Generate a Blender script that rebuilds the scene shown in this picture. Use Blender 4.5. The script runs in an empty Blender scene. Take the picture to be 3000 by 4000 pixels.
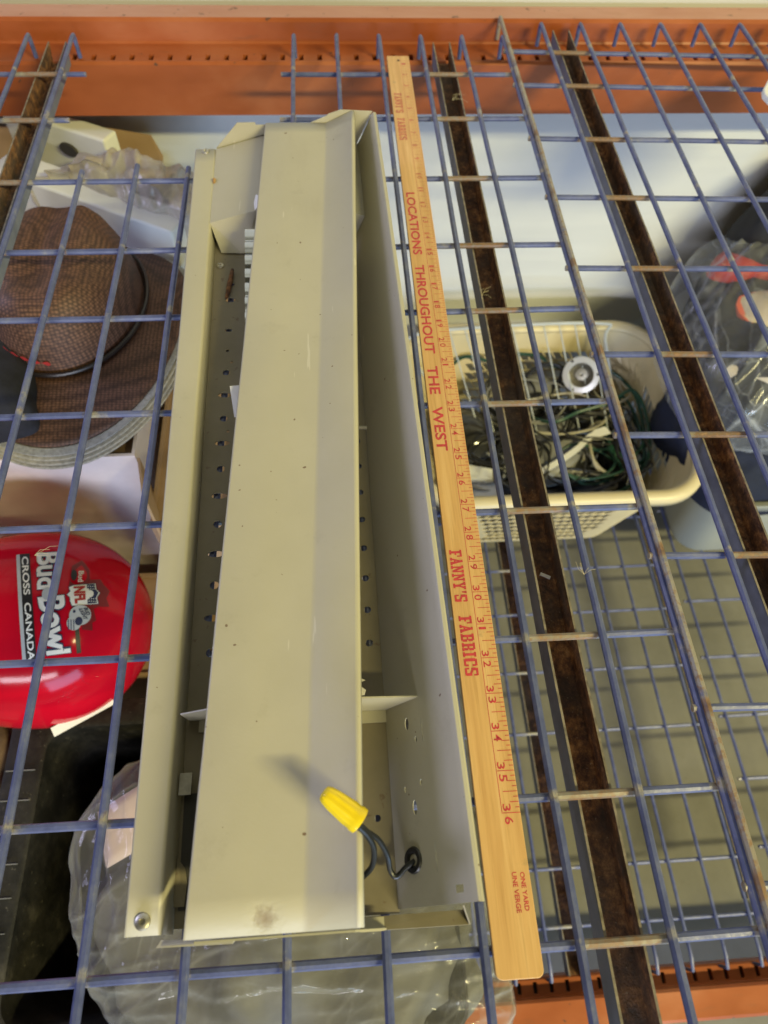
import bpy, bmesh, math, random
from mathutils import Vector, Matrix, noise
R = math.radians
random.seed(4)
sc = bpy.context.scene
COL = sc.collection

# ------------------------------------------------------------------ camera
cam_d = bpy.data.cameras.new('camera')
cam = bpy.data.objects.new('camera', cam_d); COL.objects.link(cam)
cam.matrix_world = Matrix(((0.99757073, 0.03750498, -0.05870272, -0.02832205),
                           (-0.06231199, 0.85715861, -0.51126933, -0.28602833),
                           (0.0311424, 0.5136852, 0.85741336, 0.47529587), (0, 0, 0, 1)))
cam_d.sensor_fit = 'HORIZONTAL'; cam_d.sensor_width = 36.0
cam_d.lens = 36.0 * 2726.98 / 3000.0
cam_d.clip_start = 0.02; cam_d.clip_end = 60
cam_d.dof.use_dof = True; cam_d.dof.focus_distance = 0.52; cam_d.dof.aperture_fstop = 10.0
sc.camera = cam

# ------------------------------------------------------------------ light
w = bpy.data.worlds.new('World'); sc.world = w; w.use_nodes = True
bg = w.node_tree.nodes['Background']
bg.inputs['Color'].default_value = (1.0, 0.90, 0.52, 1); bg.inputs['Strength'].default_value = 0.07

def area(name, loc, target, sx, sy, power, color):
    d = bpy.data.lights.new(name, 'AREA'); d.shape = 'RECTANGLE'; d.size = sx; d.size_y = sy
    d.energy = power; d.color = color
    o = bpy.data.objects.new(name, d); COL.objects.link(o); o.location = loc
    o.rotation_euler = (Vector(target) - Vector(loc)).to_track_quat('-Z', 'Y').to_euler()
    return o
k_ = area('strip_lamp', (3.00, -2.75, 2.85), (3.00, 0.0, 0.0), 2.2, 0.20, 325, (1.0, 0.88, 0.40))
k_.rotation_euler = (R(40), 0, 0)
area('doorway_daylight', (0.70, -2.5, -0.22), (0.45, 0.8, -0.36), 1.5, 0.6, 34, (0.36, 0.62, 1.0))
area('side_fill', (-2.2, 0.78, 0.88), (0.0, 0.12, 0.05), 1.0, 0.7, 38, (0.62, 0.62, 1.0))  # blue fill added at back left, placed to light the tilted cover
area('front_fill', (-0.2, -2.8, 0.42), (0.0, 0.6, 0.0), 1.7, 0.30, 46, (0.92, 0.91, 1.0))  # fill added to brighten faces turned to the front, no known window
sc.view_settings.view_transform = 'Standard'; sc.view_settings.look = 'None'
sc.view_settings.gamma = 1; sc.view_settings.exposure = 0.0; sc.view_settings.use_curve_mapping = False

# ------------------------------------------------------------------ helpers
ORG = {}
def thing(name, label, cat, loc=(0, 0, 0), group=None):
    o = bpy.data.objects.new(name, None); COL.objects.link(o); o.location = loc
    o.empty_display_size = 0.05
    o['label'] = label; o['category'] = cat
    if group: o['group'] = group
    ORG[o.name] = Vector(loc); return o
def tag(o, label, cat, group=None):
    o['label'] = label; o['category'] = cat
    if group: o['group'] = group
    return o
def mesh_obj(name, V, F, m, parent=None, smooth=True, sharp=35, loc=None):
    """world-coordinate vertices -> one mesh object (child origins sit on the root)"""
    if parent is not None: o0 = ORG[parent.name]
    else: o0 = Vector(loc) if loc else Vector((0, 0, 0))
    me = bpy.data.meshes.new(name)
    me.from_pydata([tuple(Vector(v) - o0) for v in V], [], F); me.update()
    o = bpy.data.objects.new(name, me); COL.objects.link(o)
    for mm in (m if isinstance(m, (list, tuple)) else [m]): me.materials.append(mm)
    if parent is not None: o.parent = parent
    else: o.location = o0
    ORG[o.name] = o0
    bm = bmesh.new(); bm.from_mesh(me); bmesh.ops.recalc_face_normals(bm, faces=bm.faces); bm.to_mesh(me); bm.free()
    if smooth:
        for p in me.polygons: p.use_smooth = True
        me.set_sharp_from_angle(angle=R(sharp))
    return o
def solidify(o, t, off=0):
    md = o.modifiers.new('thickness', 'SOLIDIFY'); md.thickness = t; md.offset = off; return o
def bevel(o, w_, seg=2, ang=40):
    md = o.modifiers.new('edge', 'BEVEL'); md.width = w_; md.segments = seg; md.limit_method = 'ANGLE'; md.angle_limit = R(ang); return o
def bake(o):
    dg = bpy.context.evaluated_depsgraph_get(); dg.update()
    me = bpy.data.meshes.new_from_object(o.evaluated_get(dg)); me.name = o.name
    o.modifiers.clear(); o.data = me
class MB:
    def __init__(s): s.V = []; s.F = []; s.M = []
    def add(s, V, F, mi=0):
        b = len(s.V); s.V += [Vector(v) for v in V]; s.F += [tuple(i + b for i in f) for f in F]; s.M += [mi] * len(F); return s
    def box(s, a, b, mi=0, rot=0, about=None):
        x0, y0, z0 = a; x1, y1, z1 = b
        V = [Vector(p) for p in ((x0,y0,z0),(x1,y0,z0),(x1,y1,z0),(x0,y1,z0),(x0,y0,z1),(x1,y0,z1),(x1,y1,z1),(x0,y1,z1))]
        if rot:
            c = Vector(about) if about else sum(V, Vector()) / 8; m = Matrix.Rotation(rot, 3, 'Z')
            V = [m @ (v - c) + c for v in V]
        return s.add(V, [(0,3,2,1),(4,5,6,7),(0,1,5,4),(1,2,6,5),(2,3,7,6),(3,0,4,7)], mi)
    def tube(s, P, r, n=8, mi=0, closed=False, cap=True):
        P = [Vector(p) for p in P]; V = []; F = []; up = None; N = len(P)
        for i, p in enumerate(P):
            if closed: t = (P[(i+1) % N] - P[i-1])
            else: t = P[min(i+1, N-1)] - P[max(i-1, 0)]
            t.normalize()
            if up is None: up = t.orthogonal().normalized()
            up = (up - t * up.dot(t)); up.normalize(); sd = t.cross(up)
            rr = r[i] if isinstance(r, (list, tuple)) else r
            for k in range(n):
                a = 2 * math.pi * k / n; V.append(p + up * math.cos(a) * rr + sd * math.sin(a) * rr)
        for i in range(N if closed else N - 1):
            j = (i + 1) % N
            for k in range(n): F.append((i*n+k, i*n+(k+1) % n, j*n+(k+1) % n, j*n+k))
        if cap and not closed: F.append(tuple(range(n))[::-1]); F.append(tuple((N-1)*n+k for k in range(n)))
        return s.add(V, F, mi)
    def disc(s, c, nrm, r, n=16, mi=0):
        c = Vector(c); nrm = Vector(nrm).normalized(); a = nrm.orthogonal().normalized(); b = nrm.cross(a)
        return s.add([c + a*math.cos(2*math.pi*k/n)*r + b*math.sin(2*math.pi*k/n)*r for k in range(n)], [tuple(range(n))], mi)
    def build(s, name, m, parent=None, **k):
        o = mesh_obj(name, s.V, s.F, m, parent, **k)
        for p, mi in zip(o.data.polygons, s.M): p.material_index = mi
        return o
def loft(profA, profB, n=1, bow=None):
    """sheet between two polylines of equal count"""
    V = []; F = []; m = len(profA)
    for i in range(n + 1):
        t = i / n
        for k in range(m):
            p = Vector(profA[k]).lerp(Vector(profB[k]), t)
            if bow: p = p + bow(t, k)
            V.append(p)
    for i in range(n):
        for k in range(m - 1): F.append((i*m+k, i*m+k+1, (i+1)*m+k+1, (i+1)*m+k))
    return V, F
def catmull(P, n=10, closed=False):
    P = [Vector(p) for p in P]; out = []; N = len(P)
    for i in range(N if closed else N - 1):
        if closed: a, b, c, d = P[i-1], P[i], P[(i+1) % N], P[(i+2) % N]
        else: a, b, c, d = P[max(i-1,0)], P[i], P[i+1], P[min(i+2,N-1)]
        for k in range(n):
            t = k / n
            out.append(0.5*((2*b)+(c-a)*t+(2*a-5*b+4*c-d)*t*t+(3*b-a-3*c+d)*t**3))
    if not closed: out.append(P[-1])
    return out
def cut(o, cutters):
    """cutters: MB with closed shapes; real holes"""
    c = cutters.build('cutter', o.data.materials[0], None, smooth=False)
    md = o.modifiers.new('holes', 'BOOLEAN'); md.operation = 'DIFFERENCE'; md.object = c; md.solver = 'EXACT'
    bake(o); bpy.data.objects.remove(c)
    for p in o.data.polygons: p.use_smooth = True
    o.data.set_sharp_from_angle(angle=R(35))

# ------------------------------------------------------------------ materials
class N:
    def __init__(s, name):
        s.m = bpy.data.materials.new(name); s.m.use_nodes = True
        s.t = s.m.node_tree; s.b = s.t.nodes['Principled BSDF']; s.co = None
    def n(s, typ, **k):
        x = s.t.nodes.new('ShaderNode' + typ)
        for a, v in k.items():
            if a in x.inputs.keys(): x.inputs[a].default_value = v
            else: setattr(x, a, v)
        return x
    def l(s, a, b): s.t.links.new(a, b)
    def coord(s, scale=(1, 1, 1), rot=(0, 0, 0)):
        if s.co is None: s.co = s.n('TexCoord')
        mp = s.n('Mapping'); mp.inputs['Scale'].default_value = scale; mp.inputs['Rotation'].default_value = rot
        s.l(s.co.outputs['Object'], mp.inputs['Vector']); return mp.outputs['Vector']
    def noise(s, scale, detail=4, rough=.55, st=(1, 1, 1), dist=0):
        x = s.n('TexNoise'); x.inputs['Scale'].default_value = scale; x.inputs['Detail'].default_value = detail
        x.inputs['Roughness'].default_value = rough; x.inputs['Distortion'].default_value = dist
        s.l(s.coord(st), x.inputs['Vector']); return x.outputs['Fac']
    def ramp(s, fac, stops):
        r = s.n('ValToRGB'); e = r.color_ramp.elements
        while len(e) < len(stops): e.new(.5)
        for i, (p, c) in enumerate(stops):
            e[i].position = p; e[i].color = (c, c, c, 1) if isinstance(c, (int, float)) else tuple(c) + (1,)
        s.l(fac, r.inputs[0]); return r.outputs[0]
    def mix(s, fac, a, b, mode='MIX'):
        x = s.n('Mix', data_type='RGBA', blend_type=mode)
        for i, v in ((0, fac), (6, a), (7, b)):
            if hasattr(v, 'is_output'): s.l(v, x.inputs[i])
            elif i == 0: x.inputs[0].default_value = v
            else: x.inputs[i].default_value = tuple(v) + (1,)
        return x.outputs[2]
    def attr(s, name): return s.n('Attribute', attribute_name=name).outputs['Fac']
    def math(s, op, a, b=0.0):
        x = s.n('Math', operation=op)
        for i, v in enumerate((a, b)):
            if hasattr(v, 'is_output'): s.l(v, x.inputs[i])
            else: x.inputs[i].default_value = v
        return x.outputs[0]
    def bump(s, h, st=.2, dist=.002):
        b = s.n('Bump'); b.inputs['Strength'].default_value = st; b.inputs['Distance'].default_value = dist
        s.l(h, b.inputs['Height']); s.l(b.outputs[0], s.b.inputs['Normal'])
    def base(s, c, rough=.5, metal=0, spec=.5):
        if hasattr(c, 'is_output'): s.l(c, s.b.inputs['Base Color'])
        else: s.b.inputs['Base Color'].default_value = tuple(c) + (1,)
        if hasattr(rough, 'is_output'): s.l(rough, s.b.inputs['Roughness'])
        else: s.b.inputs['Roughness'].default_value = rough
        s.b.inputs['Metallic'].default_value = metal; s.b.inputs['Specular IOR Level'].default_value = spec
        return s
def simple(name, c, rough=.5, metal=0, var=.12, scale=30, bump=0, bscale=200, spec=.5):
    a = N(name); f = a.noise(scale, 5, .6)
    lo = tuple(x * (1 - var) for x in c); hi = tuple(min(1, x * (1 + var)) for x in c)
    a.base(a.ramp(f, [(.3, lo), (.7, hi)]), rough, metal, spec)
    if bump: a.bump(a.noise(bscale, 3), bump, .001)
    return a.m

def m_heater():
    a = N('almond_enamel'); f = a.noise(9, 5, .6); g = a.noise(140, 2, .5)
    c = a.ramp(f, [(.3, (.425, .398, .295)), (.7, (.475, .447, .335))])
    spots = a.ramp(a.noise(230, 1, .3), [(.80, 0.0), (.82, .9)])
    c = a.mix(spots, c, (.16, .10, .06))
    sm = a.ramp(a.noise(14, 6, .7, (1, .35, 1)), [(.60, 0.0), (.78, .22)])
    c = a.mix(sm, c, (.30, .24, .15))
    scr = a.ramp(a.noise(190, 2, .4, (1, .09, 1)), [(.755, 0.0), (.77, .35)])
    c = a.mix(scr, c, (.72, .69, .6))
    d = a.n('VectorMath', operation='DISTANCE'); a.l(a.coord((1, 1.25, 1)), d.inputs[0]); d.inputs[1].default_value = (-.0125, (-.2775 - .09)*1.25, .045)
    nz = a.noise(220, 5, .7); dd = a.math('ADD', d.outputs['Value'], a.math('MULTIPLY', a.math('SUBTRACT', nz, .5), .012))
    c = a.mix(a.ramp(dd, [(.002, .75), (.0075, 0.0)]), c, (.20, .14, .07))
    dirt = a.ramp(a.noise(26, 7, .75), [(.58, 0.0), (.80, .35)]); c = a.mix(dirt, c, (.27, .23, .15))
    a.base(c, a.ramp(f, [(.3, .36), (.7, .5)]), 0, .45)
    a.bump(a.math('ADD', a.math('MULTIPLY', a.noise(420, 2), .12), a.ramp(dd, [(.0015, 0.0), (.010, 1.0)])), .5, .0012); return a.m
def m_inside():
    a = N('dusty_shaded_enamel'); f = a.noise(18, 6, .65); c = a.ramp(f, [(.3, (.185, .158, .102)), (.7, (.245, .212, .142))])  # dusty inner enamel, base also darkened to deepen the recess shade
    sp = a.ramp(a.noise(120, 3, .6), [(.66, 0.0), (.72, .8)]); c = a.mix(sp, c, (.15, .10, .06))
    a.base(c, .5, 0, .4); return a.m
def m_wire():
    a = N('blue_painted_wire'); r = a.attr('rust'); f = a.noise(38, 6, .7); g = a.noise(240, 3, .6)
    paint = a.ramp(f, [(.3, (.050, .064, .17)), (.52, (.088, .108, .245)), (.72, (.155, .17, .255))])
    wear = a.math('ADD', r, a.math('MULTIPLY', a.math('SUBTRACT', f, .47), 1.5))
    worn = a.ramp(wear, [(.30, 0.0), (.55, 1.0)])
    metal = a.ramp(g, [(.3, (.24, .215, .165)), (.55, (.32, .30, .26)), (.70, (.18, .11, .06))])
    c = a.mix(worn, paint, metal)
    rusty = a.ramp(a.math('ADD', r, a.math('MULTIPLY', a.math('SUBTRACT', g, .5), .9)), [(.52, 0.0), (.84, 1.0)])
    c = a.mix(rusty, c, a.ramp(g, [(.3, (.10, .055, .03)), (.7, (.27, .16, .08))]))
    a.base(c, a.ramp(g, [(.3, .34), (.7, .52)]), 0, .6); a.bump(a.noise(300, 4), .3, .0006); return a.m
def m_rust():
    a = N('rusty_steel'); f = a.noise(120, 10, .78, (1, .8, 1)); g = a.noise(22, 6, .7); h = a.noise(330, 3, .7); p = a.noise(9, 4, .6, (1, .5, 1))
    c = a.ramp(f, [(.34, (.040, .026, .021)), (.45, (.125, .062, .040)), (.54, (.28, .135, .060)), (.63, (.50, .26, .105)), (.80, (.50, .38, .24))])
    c = a.mix(a.ramp(g, [(.42, .75), (.55, 0.0)]), c, (.070, .050, .043))
    c = a.mix(a.ramp(p, [(.50, 0.0), (.64, .6)]), c, (.17, .15, .13))
    c = a.mix(a.ramp(h, [(.66, 0.0), (.72, .7)]), c, (.46, .38, .26))
    a.base(c, .85, 0, .3); a.bump(a.math('ADD', f, a.math('MULTIPLY', h, .6)), .9, .003); return a.m
def m_grey_blue():
    a = N('grey_blue_paint'); f = a.noise(30, 6, .65); a.base(a.ramp(f, [(.3, (.10, .115, .16)), (.6, (.16, .18, .23)), (.8, (.20, .16, .12))]), .6); return a.m
def m_edge(): return simple('worn_bare_edge', (.21, .18, .14), .6, 0, .5, 120)
def m_orange():
    a = N('orange_beam_paint'); f = a.noise(6, 5, .6, (.6, 1, 1)); g = a.noise(70, 6, .7, (.25, 1, 1))
    c = a.ramp(f, [(.3, (.25, .058, .014)), (.55, (.36, .095, .026)), (.78, (.47, .17, .07))])
    d = a.ramp(g, [(.60, 0.0), (.75, .5)]); c = a.mix(d, c, (.20, .08, .035))
    sp = a.ramp(a.noise(80, 3, .5), [(.70, 0.0), (.74, .85)]); c = a.mix(sp, c, (.06, .045, .035))
    a.base(c, a.ramp(f, [(.3, .28), (.7, .42)]), 0, .5); a.bump(a.noise(5, 3, .5, (.3, 1, 1)), .25, .01); return a.m
def m_dust():
    a = N('dusty_beam_top'); f = a.noise(20, 6, .65, (.3, 1, 1))
    c = a.ramp(f, [(.3, (.46, .23, .165)), (.6, (.52, .29, .22)), (.8, (.42, .22, .15))])
    sp = a.ramp(a.noise(55, 4, .6), [(.64, 0.0), (.72, .8)]); c = a.mix(sp, c, (.10, .07, .05))
    a.base(c, .7, 0, .3); return a.m
def m_wood():
    a = N('pine_wood'); f = a.noise(12, 5, .6, (14, .6, 14)); g = a.noise(60, 4, .7, (9, .25, 9))
    c = a.ramp(f, [(.3, (.58, .335, .13)), (.55, (.68, .42, .175)), (.75, (.74, .49, .23))])
    c = a.mix(a.ramp(g, [(.50, 0.0), (.70, .6)]), c, (.47, .26, .085))
    st = a.ramp(a.noise(40, 4, .6), [(.68, 0.0), (.74, .55)]); c = a.mix(st, c, (.40, .28, .14))
    a.base(c, .48, 0, .4); a.bump(g, .18, .0006); return a.m
def m_wall():
    a = N('white_wall_paint'); f = a.noise(3.0, 4, .5, (.35, 1, 3)); g = a.noise(40, 5, .7)
    c = a.ramp(f, [(.3, (.60, .62, .635)), (.7, (.67, .69, .705))]); sp = a.ramp(g, [(.70, 0.0), (.76, .4)])
    a.base(a.mix(sp, c, (.35, .32, .28)), .42, 0, .4); a.bump(a.noise(6, 2, .4, (.4, 1, 5)), .15, .01); return a.m
def m_straw():
    a = N('brown_straw_weave'); x = a.n('TexVoronoi'); x.inputs['Scale'].default_value = 215; x.inputs['Randomness'].default_value = .25
    a.l(a.coord((1, 1.5, 1.2)), x.inputs['Vector']); f = a.noise(14, 4, .6)
    c = a.ramp(f, [(.3, (.16, .076, .046)), (.7, (.26, .132, .078))])
    c = a.mix(a.ramp(x.outputs['Distance'], [(.1, 0.0), (.65, .85)]), c, (.030, .015, .010))
    a.base(c, .6, 0, .4); a.bump(x.outputs['Distance'], -.6, .0025); return a.m
def m_card():
    a = N('brown_cardboard'); f = a.noise(10, 6, .6); a.base(a.ramp(f, [(.3, (.34, .225, .125)), (.7, (.43, .295, .175))]), .8, 0, .2)
    a.bump(a.noise(60, 3, .5, (1, 1, 6)), .12, .001); return a.m
def m_film(name, c, fac, rough=.16, vs=14, bstr=.5, fold=.3, ang=0, stretch=.35):
    a = N(name); t = a.n('BsdfTransparent'); t.inputs[0].default_value = (.96, .96, .95, 1)
    a.co = a.n('TexCoord'); lw = a.n('LayerWeight'); lw.inputs[0].default_value = .35
    nz = a.n('TexNoise'); nz.inputs['Scale'].default_value = 9; a.l(a.co.outputs['Object'], nz.inputs['Vector'])
    wob = a.n('VectorMath', operation='MULTIPLY_ADD'); a.l(nz.outputs['Color'], wob.inputs[0]); wob.inputs[1].default_value = (.05, .05, .05); a.l(a.co.outputs['Object'], wob.inputs[2])
    def vor(sc_, an, feat):
        mp = a.n('Mapping', vector_type='TEXTURE'); mp.inputs['Rotation'].default_value = (0, 0, R(an)); mp.inputs['Scale'].default_value = (1/stretch, 1, 1)
        a.l(wob.outputs[0], mp.inputs['Vector']); x = a.n('TexVoronoi', feature=feat); x.inputs['Scale'].default_value = sc_; a.l(mp.outputs[0], x.inputs['Vector']); return x.outputs['Distance']
    v1 = vor(vs, ang, 'F1'); v2 = vor(vs*2.6, ang + 35, 'F1'); e1_ = vor(vs, ang, 'DISTANCE_TO_EDGE'); e2_ = vor(vs*2.6, ang + 35, 'DISTANCE_TO_EDGE'); big = a.noise(8, 3)
    st = a.math('MAXIMUM', a.ramp(e1_, [(0.0, 1.0), (.05, 0.0)]), a.ramp(e2_, [(0.0, .6), (.045, 0.0)]))
    st = a.math('MULTIPLY', st, a.ramp(big, [(.38, .1), (.62, 1.0)]))
    a.base(c, rough, 0, .9); a.bump(a.math('ADD', v1, a.math('MULTIPLY', v2, .35)), bstr, .016)
    k = a.math('ADD', a.math('MULTIPLY', lw.outputs['Facing'], .38), a.math('ADD', fac - .08, a.math('ADD', a.math('MULTIPLY', big, .16), a.math('MULTIPLY', st, fold))))
    mx = a.n('MixShader'); a.l(k, mx.inputs[0]); a.l(t.outputs[0], mx.inputs[1]); a.l(a.b.outputs[0], mx.inputs[2])
    a.l(mx.outputs[0], a.t.nodes['Material Output'].inputs['Surface']); return a.m
def m_floor():
    a = N('grey_green_concrete'); f = a.noise(5, 6, .65); g = a.noise(45, 4, .6)
    c = a.ramp(f, [(.3, (.17, .166, .146)), (.7, (.245, .24, .215))]); c = a.mix(a.ramp(g, [(.62, 0.0), (.75, .3)]), c, (.16, .15, .11))
    a.base(c, .75, 0, .3); a.bump(g, .2, .002); return a.m
def m_tote():
    a = N('dusty_black_plastic'); f = a.noise(28, 7, .72); g = a.noise(160, 3, .6)
    c = a.ramp(f, [(.40, (.008, .008, .007)), (.58, (.022, .021, .018)), (.75, (.07, .065, .052))]); c = a.mix(a.ramp(g, [(.66, 0.0), (.74, .5)]), c, (.16, .15, .12))
    a.base(c, .5, 0, .4); a.bump(g, .25, .001); return a.m
M = dict(enamel=m_heater(), inside=m_inside(), wire=m_wire(), rust=m_rust(), gblue=m_grey_blue(), edge=m_edge(), orange=m_orange(), dust=m_dust(),
         wood=m_wood(), wall=m_wall(), straw=m_straw(), card=m_card(), floor=m_floor(),
         alu=simple('bright_aluminium', (.56, .58, .62), .25, 1, .06, 60), steel=simple('zinc_steel', (.44, .42, .36), .42, .9, .2, 200),
         dark=simple('dark_opening_fill', (.045, .042, .036), .8), ink=simple('red_ink', (.52, .045, .06), .55, 0, .25, 300), inkfade=simple('faded_red_ink', (.52, .14, .09), .6, 0, .3, 300),
         yellow=simple('yellow_plastic', (.80, .60, .012), .3, 0, .05, 60), wireblk=simple('grey_black_insulation', (.014, .016, .018), .4),
         red=simple('red_gloss_shell', (.52, .004, .018), .12, 0, .06, 8, 0, 0, .22), white=simple('white_plastic', (.78, .78, .76), .45, 0, .03, 20),
         foam=simple('white_foam', (.74, .76, .70), .7, 0, .05, 12), blackp=m_tote(),
         cream=simple('cream_basket_plastic', (.62, .535, .335), .38, 0, .05, 12), green=simple('green_cord', (.010, .055, .034), .4),
         wcord=simple('white_cord', (.40, .37, .28), .45), bcord=simple('black_cord', (.012, .012, .013), .4),
         chrome=simple('chrome', (.62, .63, .68), .28, .35, .02), rackw=simple('pale_coated_wire', (.46, .50, .54), .35), grey=simple('grey_plastic', (.20, .20, .19), .5, 0, .1, 14),
         pot=simple('dark_glazed_metal', (.035, .034, .032), .12), tub=simple('frosted_white_bin', (.36, .375, .33), .4, 0, .05, 9), jean=simple('blue_denim', (.005, .010, .034), .85, 0, .3, 30, .5, 300),
         blk=simple('black_cloth', (.016, .016, .018), .75, 0, .5, 20, .4, 80), rcloth=simple('red_cloth', (.40, .022, .018), .7), shoe=simple('cream_leather', (.62, .54, .42), .5, 0, .08, 20),
         coral=simple('coral_stripe', (.70, .12, .055), .5), navy=simple('navy_print', (.012, .022, .075), .4), offw=simple('white_print', (.80, .79, .72), .4), silver=simple('silver_print', (.45, .47, .47), .35),
         maroon=simple('maroon_print', (.20, .008, .014), .35), gblk=simple('black_print', (.012, .012, .014), .35), greyedge=simple('grey_woven_edge', (.34, .33, .30), .45, 0, .3, 240, .3, 300), creamedge=simple('cream_braid', (.42, .38, .29), .6, 0, .3, 220), navycap=simple('navy_black_cloth', (.012, .013, .022), .85, 0, .4, 60, .4, 250),
         fuzz=simple('pale_fluff', (.66, .58, .38), .9), frost=m_film('frosted_bag_film', (.56, .51, .45), .40, .28, 22, .5, .14, 75, .3), clear=m_film('clear_bag_film', (.58, .58, .54), .09, .04, 16, .6, .18, 28, .2), clear2=m_film('clear_bin_bag_film', (.66, .70, .75), .03, .10, 12, .6, .34, 46, .09),
         pale=simple('bleached_cardboard', (.76, .68, .66), .8, 0, .10, 14), pinkp=simple('pinkish_paper', (.62, .48, .44), .8), leather=simple('dark_leather', (.02, .014, .012), .35), scrap=simple('torn_dark_cardboard', (.13, .085, .045), .85, 0, .4, 40, .5, 120), cocoon=simple('rusty_crumb', (.34, .20, .07), .8), pgrey=simple('olive_grey_stuff', (.095, .09, .07), .6, 0, .35, 14))

# ------------------------------------------------------------------ setting
ZF = -0.95
def struct(o): o['kind'] = 'structure'; return o
b = MB(); b.add([(-4, -4, ZF), (4, -4, ZF), (4, .8385, ZF), (-4, .8385, ZF)], [(0, 1, 2, 3)]); struct(b.build('floor', M['floor']))
b = MB(); b.box((-4, .842, ZF - .05), (4, .90, 3.2)); struct(b.build('wall', M['wall']))

# ------------------------------------------------------------------ rack beams (step beam section)
def beam(name, label, x0, x1, face, rise, z, mirror=1, slot0=0.0, pitch=.02535, top='dust'):
    """face: y of the ledge front edge, rise: y of the riser, +1 = ledge towards -y"""
    t = thing(name, label, 'shelf beam', (0, face, z), 'orange steel shelf beams')
    m = mirror; back = rise + .042 * m
    P = [(face, z - .102), (face, z - .034), (face + .003*m, z - .0305), (rise - .002*m, z - .0305), (rise, z - .028), (rise, z - .004),
         (rise + .004*m, z), (back - .004*m, z), (back, z - .004), (back, z - .102)]
    bb = MB(); n = len(P)
    V = [(x0, y, zz) for y, zz in P] + [(x1, y, zz) for y, zz in P]
    for i in range(n):
        j = (i + 1) % n; bb.F.append((i, j, n + j, n + i)); bb.M.append(1 if i in (6,) else 0)
    bb.V = [Vector(v) for v in V]; bb.F += [tuple(range(n))[::-1], tuple(range(n, 2*n))]; bb.M += [0, 0]
    o = bb.build('beam_tube', [M['orange'], M[top], M['dark']], t, sharp=30)
    # punched slots along the step
    cu = MB(); x = x0 + slot0
    while x < x1:
        cu.box((x - .0032, min(face + .006*m, face + .021*m), z - .0345 - .03), (x + .0032, max(face + .006*m, face + .021*m), z - .02)); x += pitch
    cut(o, cu)
    ib = MB(); ib.box((x0 + .01, min(face + .002*m, rise - .004*m), z - .0400), (x1 - .01, max(face + .002*m, rise - .004*m), z - .0385)); ib.build('slot_shade', M['blackp'], t, smooth=False)  # dark plate added under the slots so they read as deep shade
    return t
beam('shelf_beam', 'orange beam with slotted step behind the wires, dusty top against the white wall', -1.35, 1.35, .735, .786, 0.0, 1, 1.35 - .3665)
beam('shelf_beam', 'orange slotted beam at the floor end below the plastic bag and rusty channel', -1.35, 1.35, -.366, -.392, -.79, -1, 1.35 + .2155, top='orange')

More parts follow.
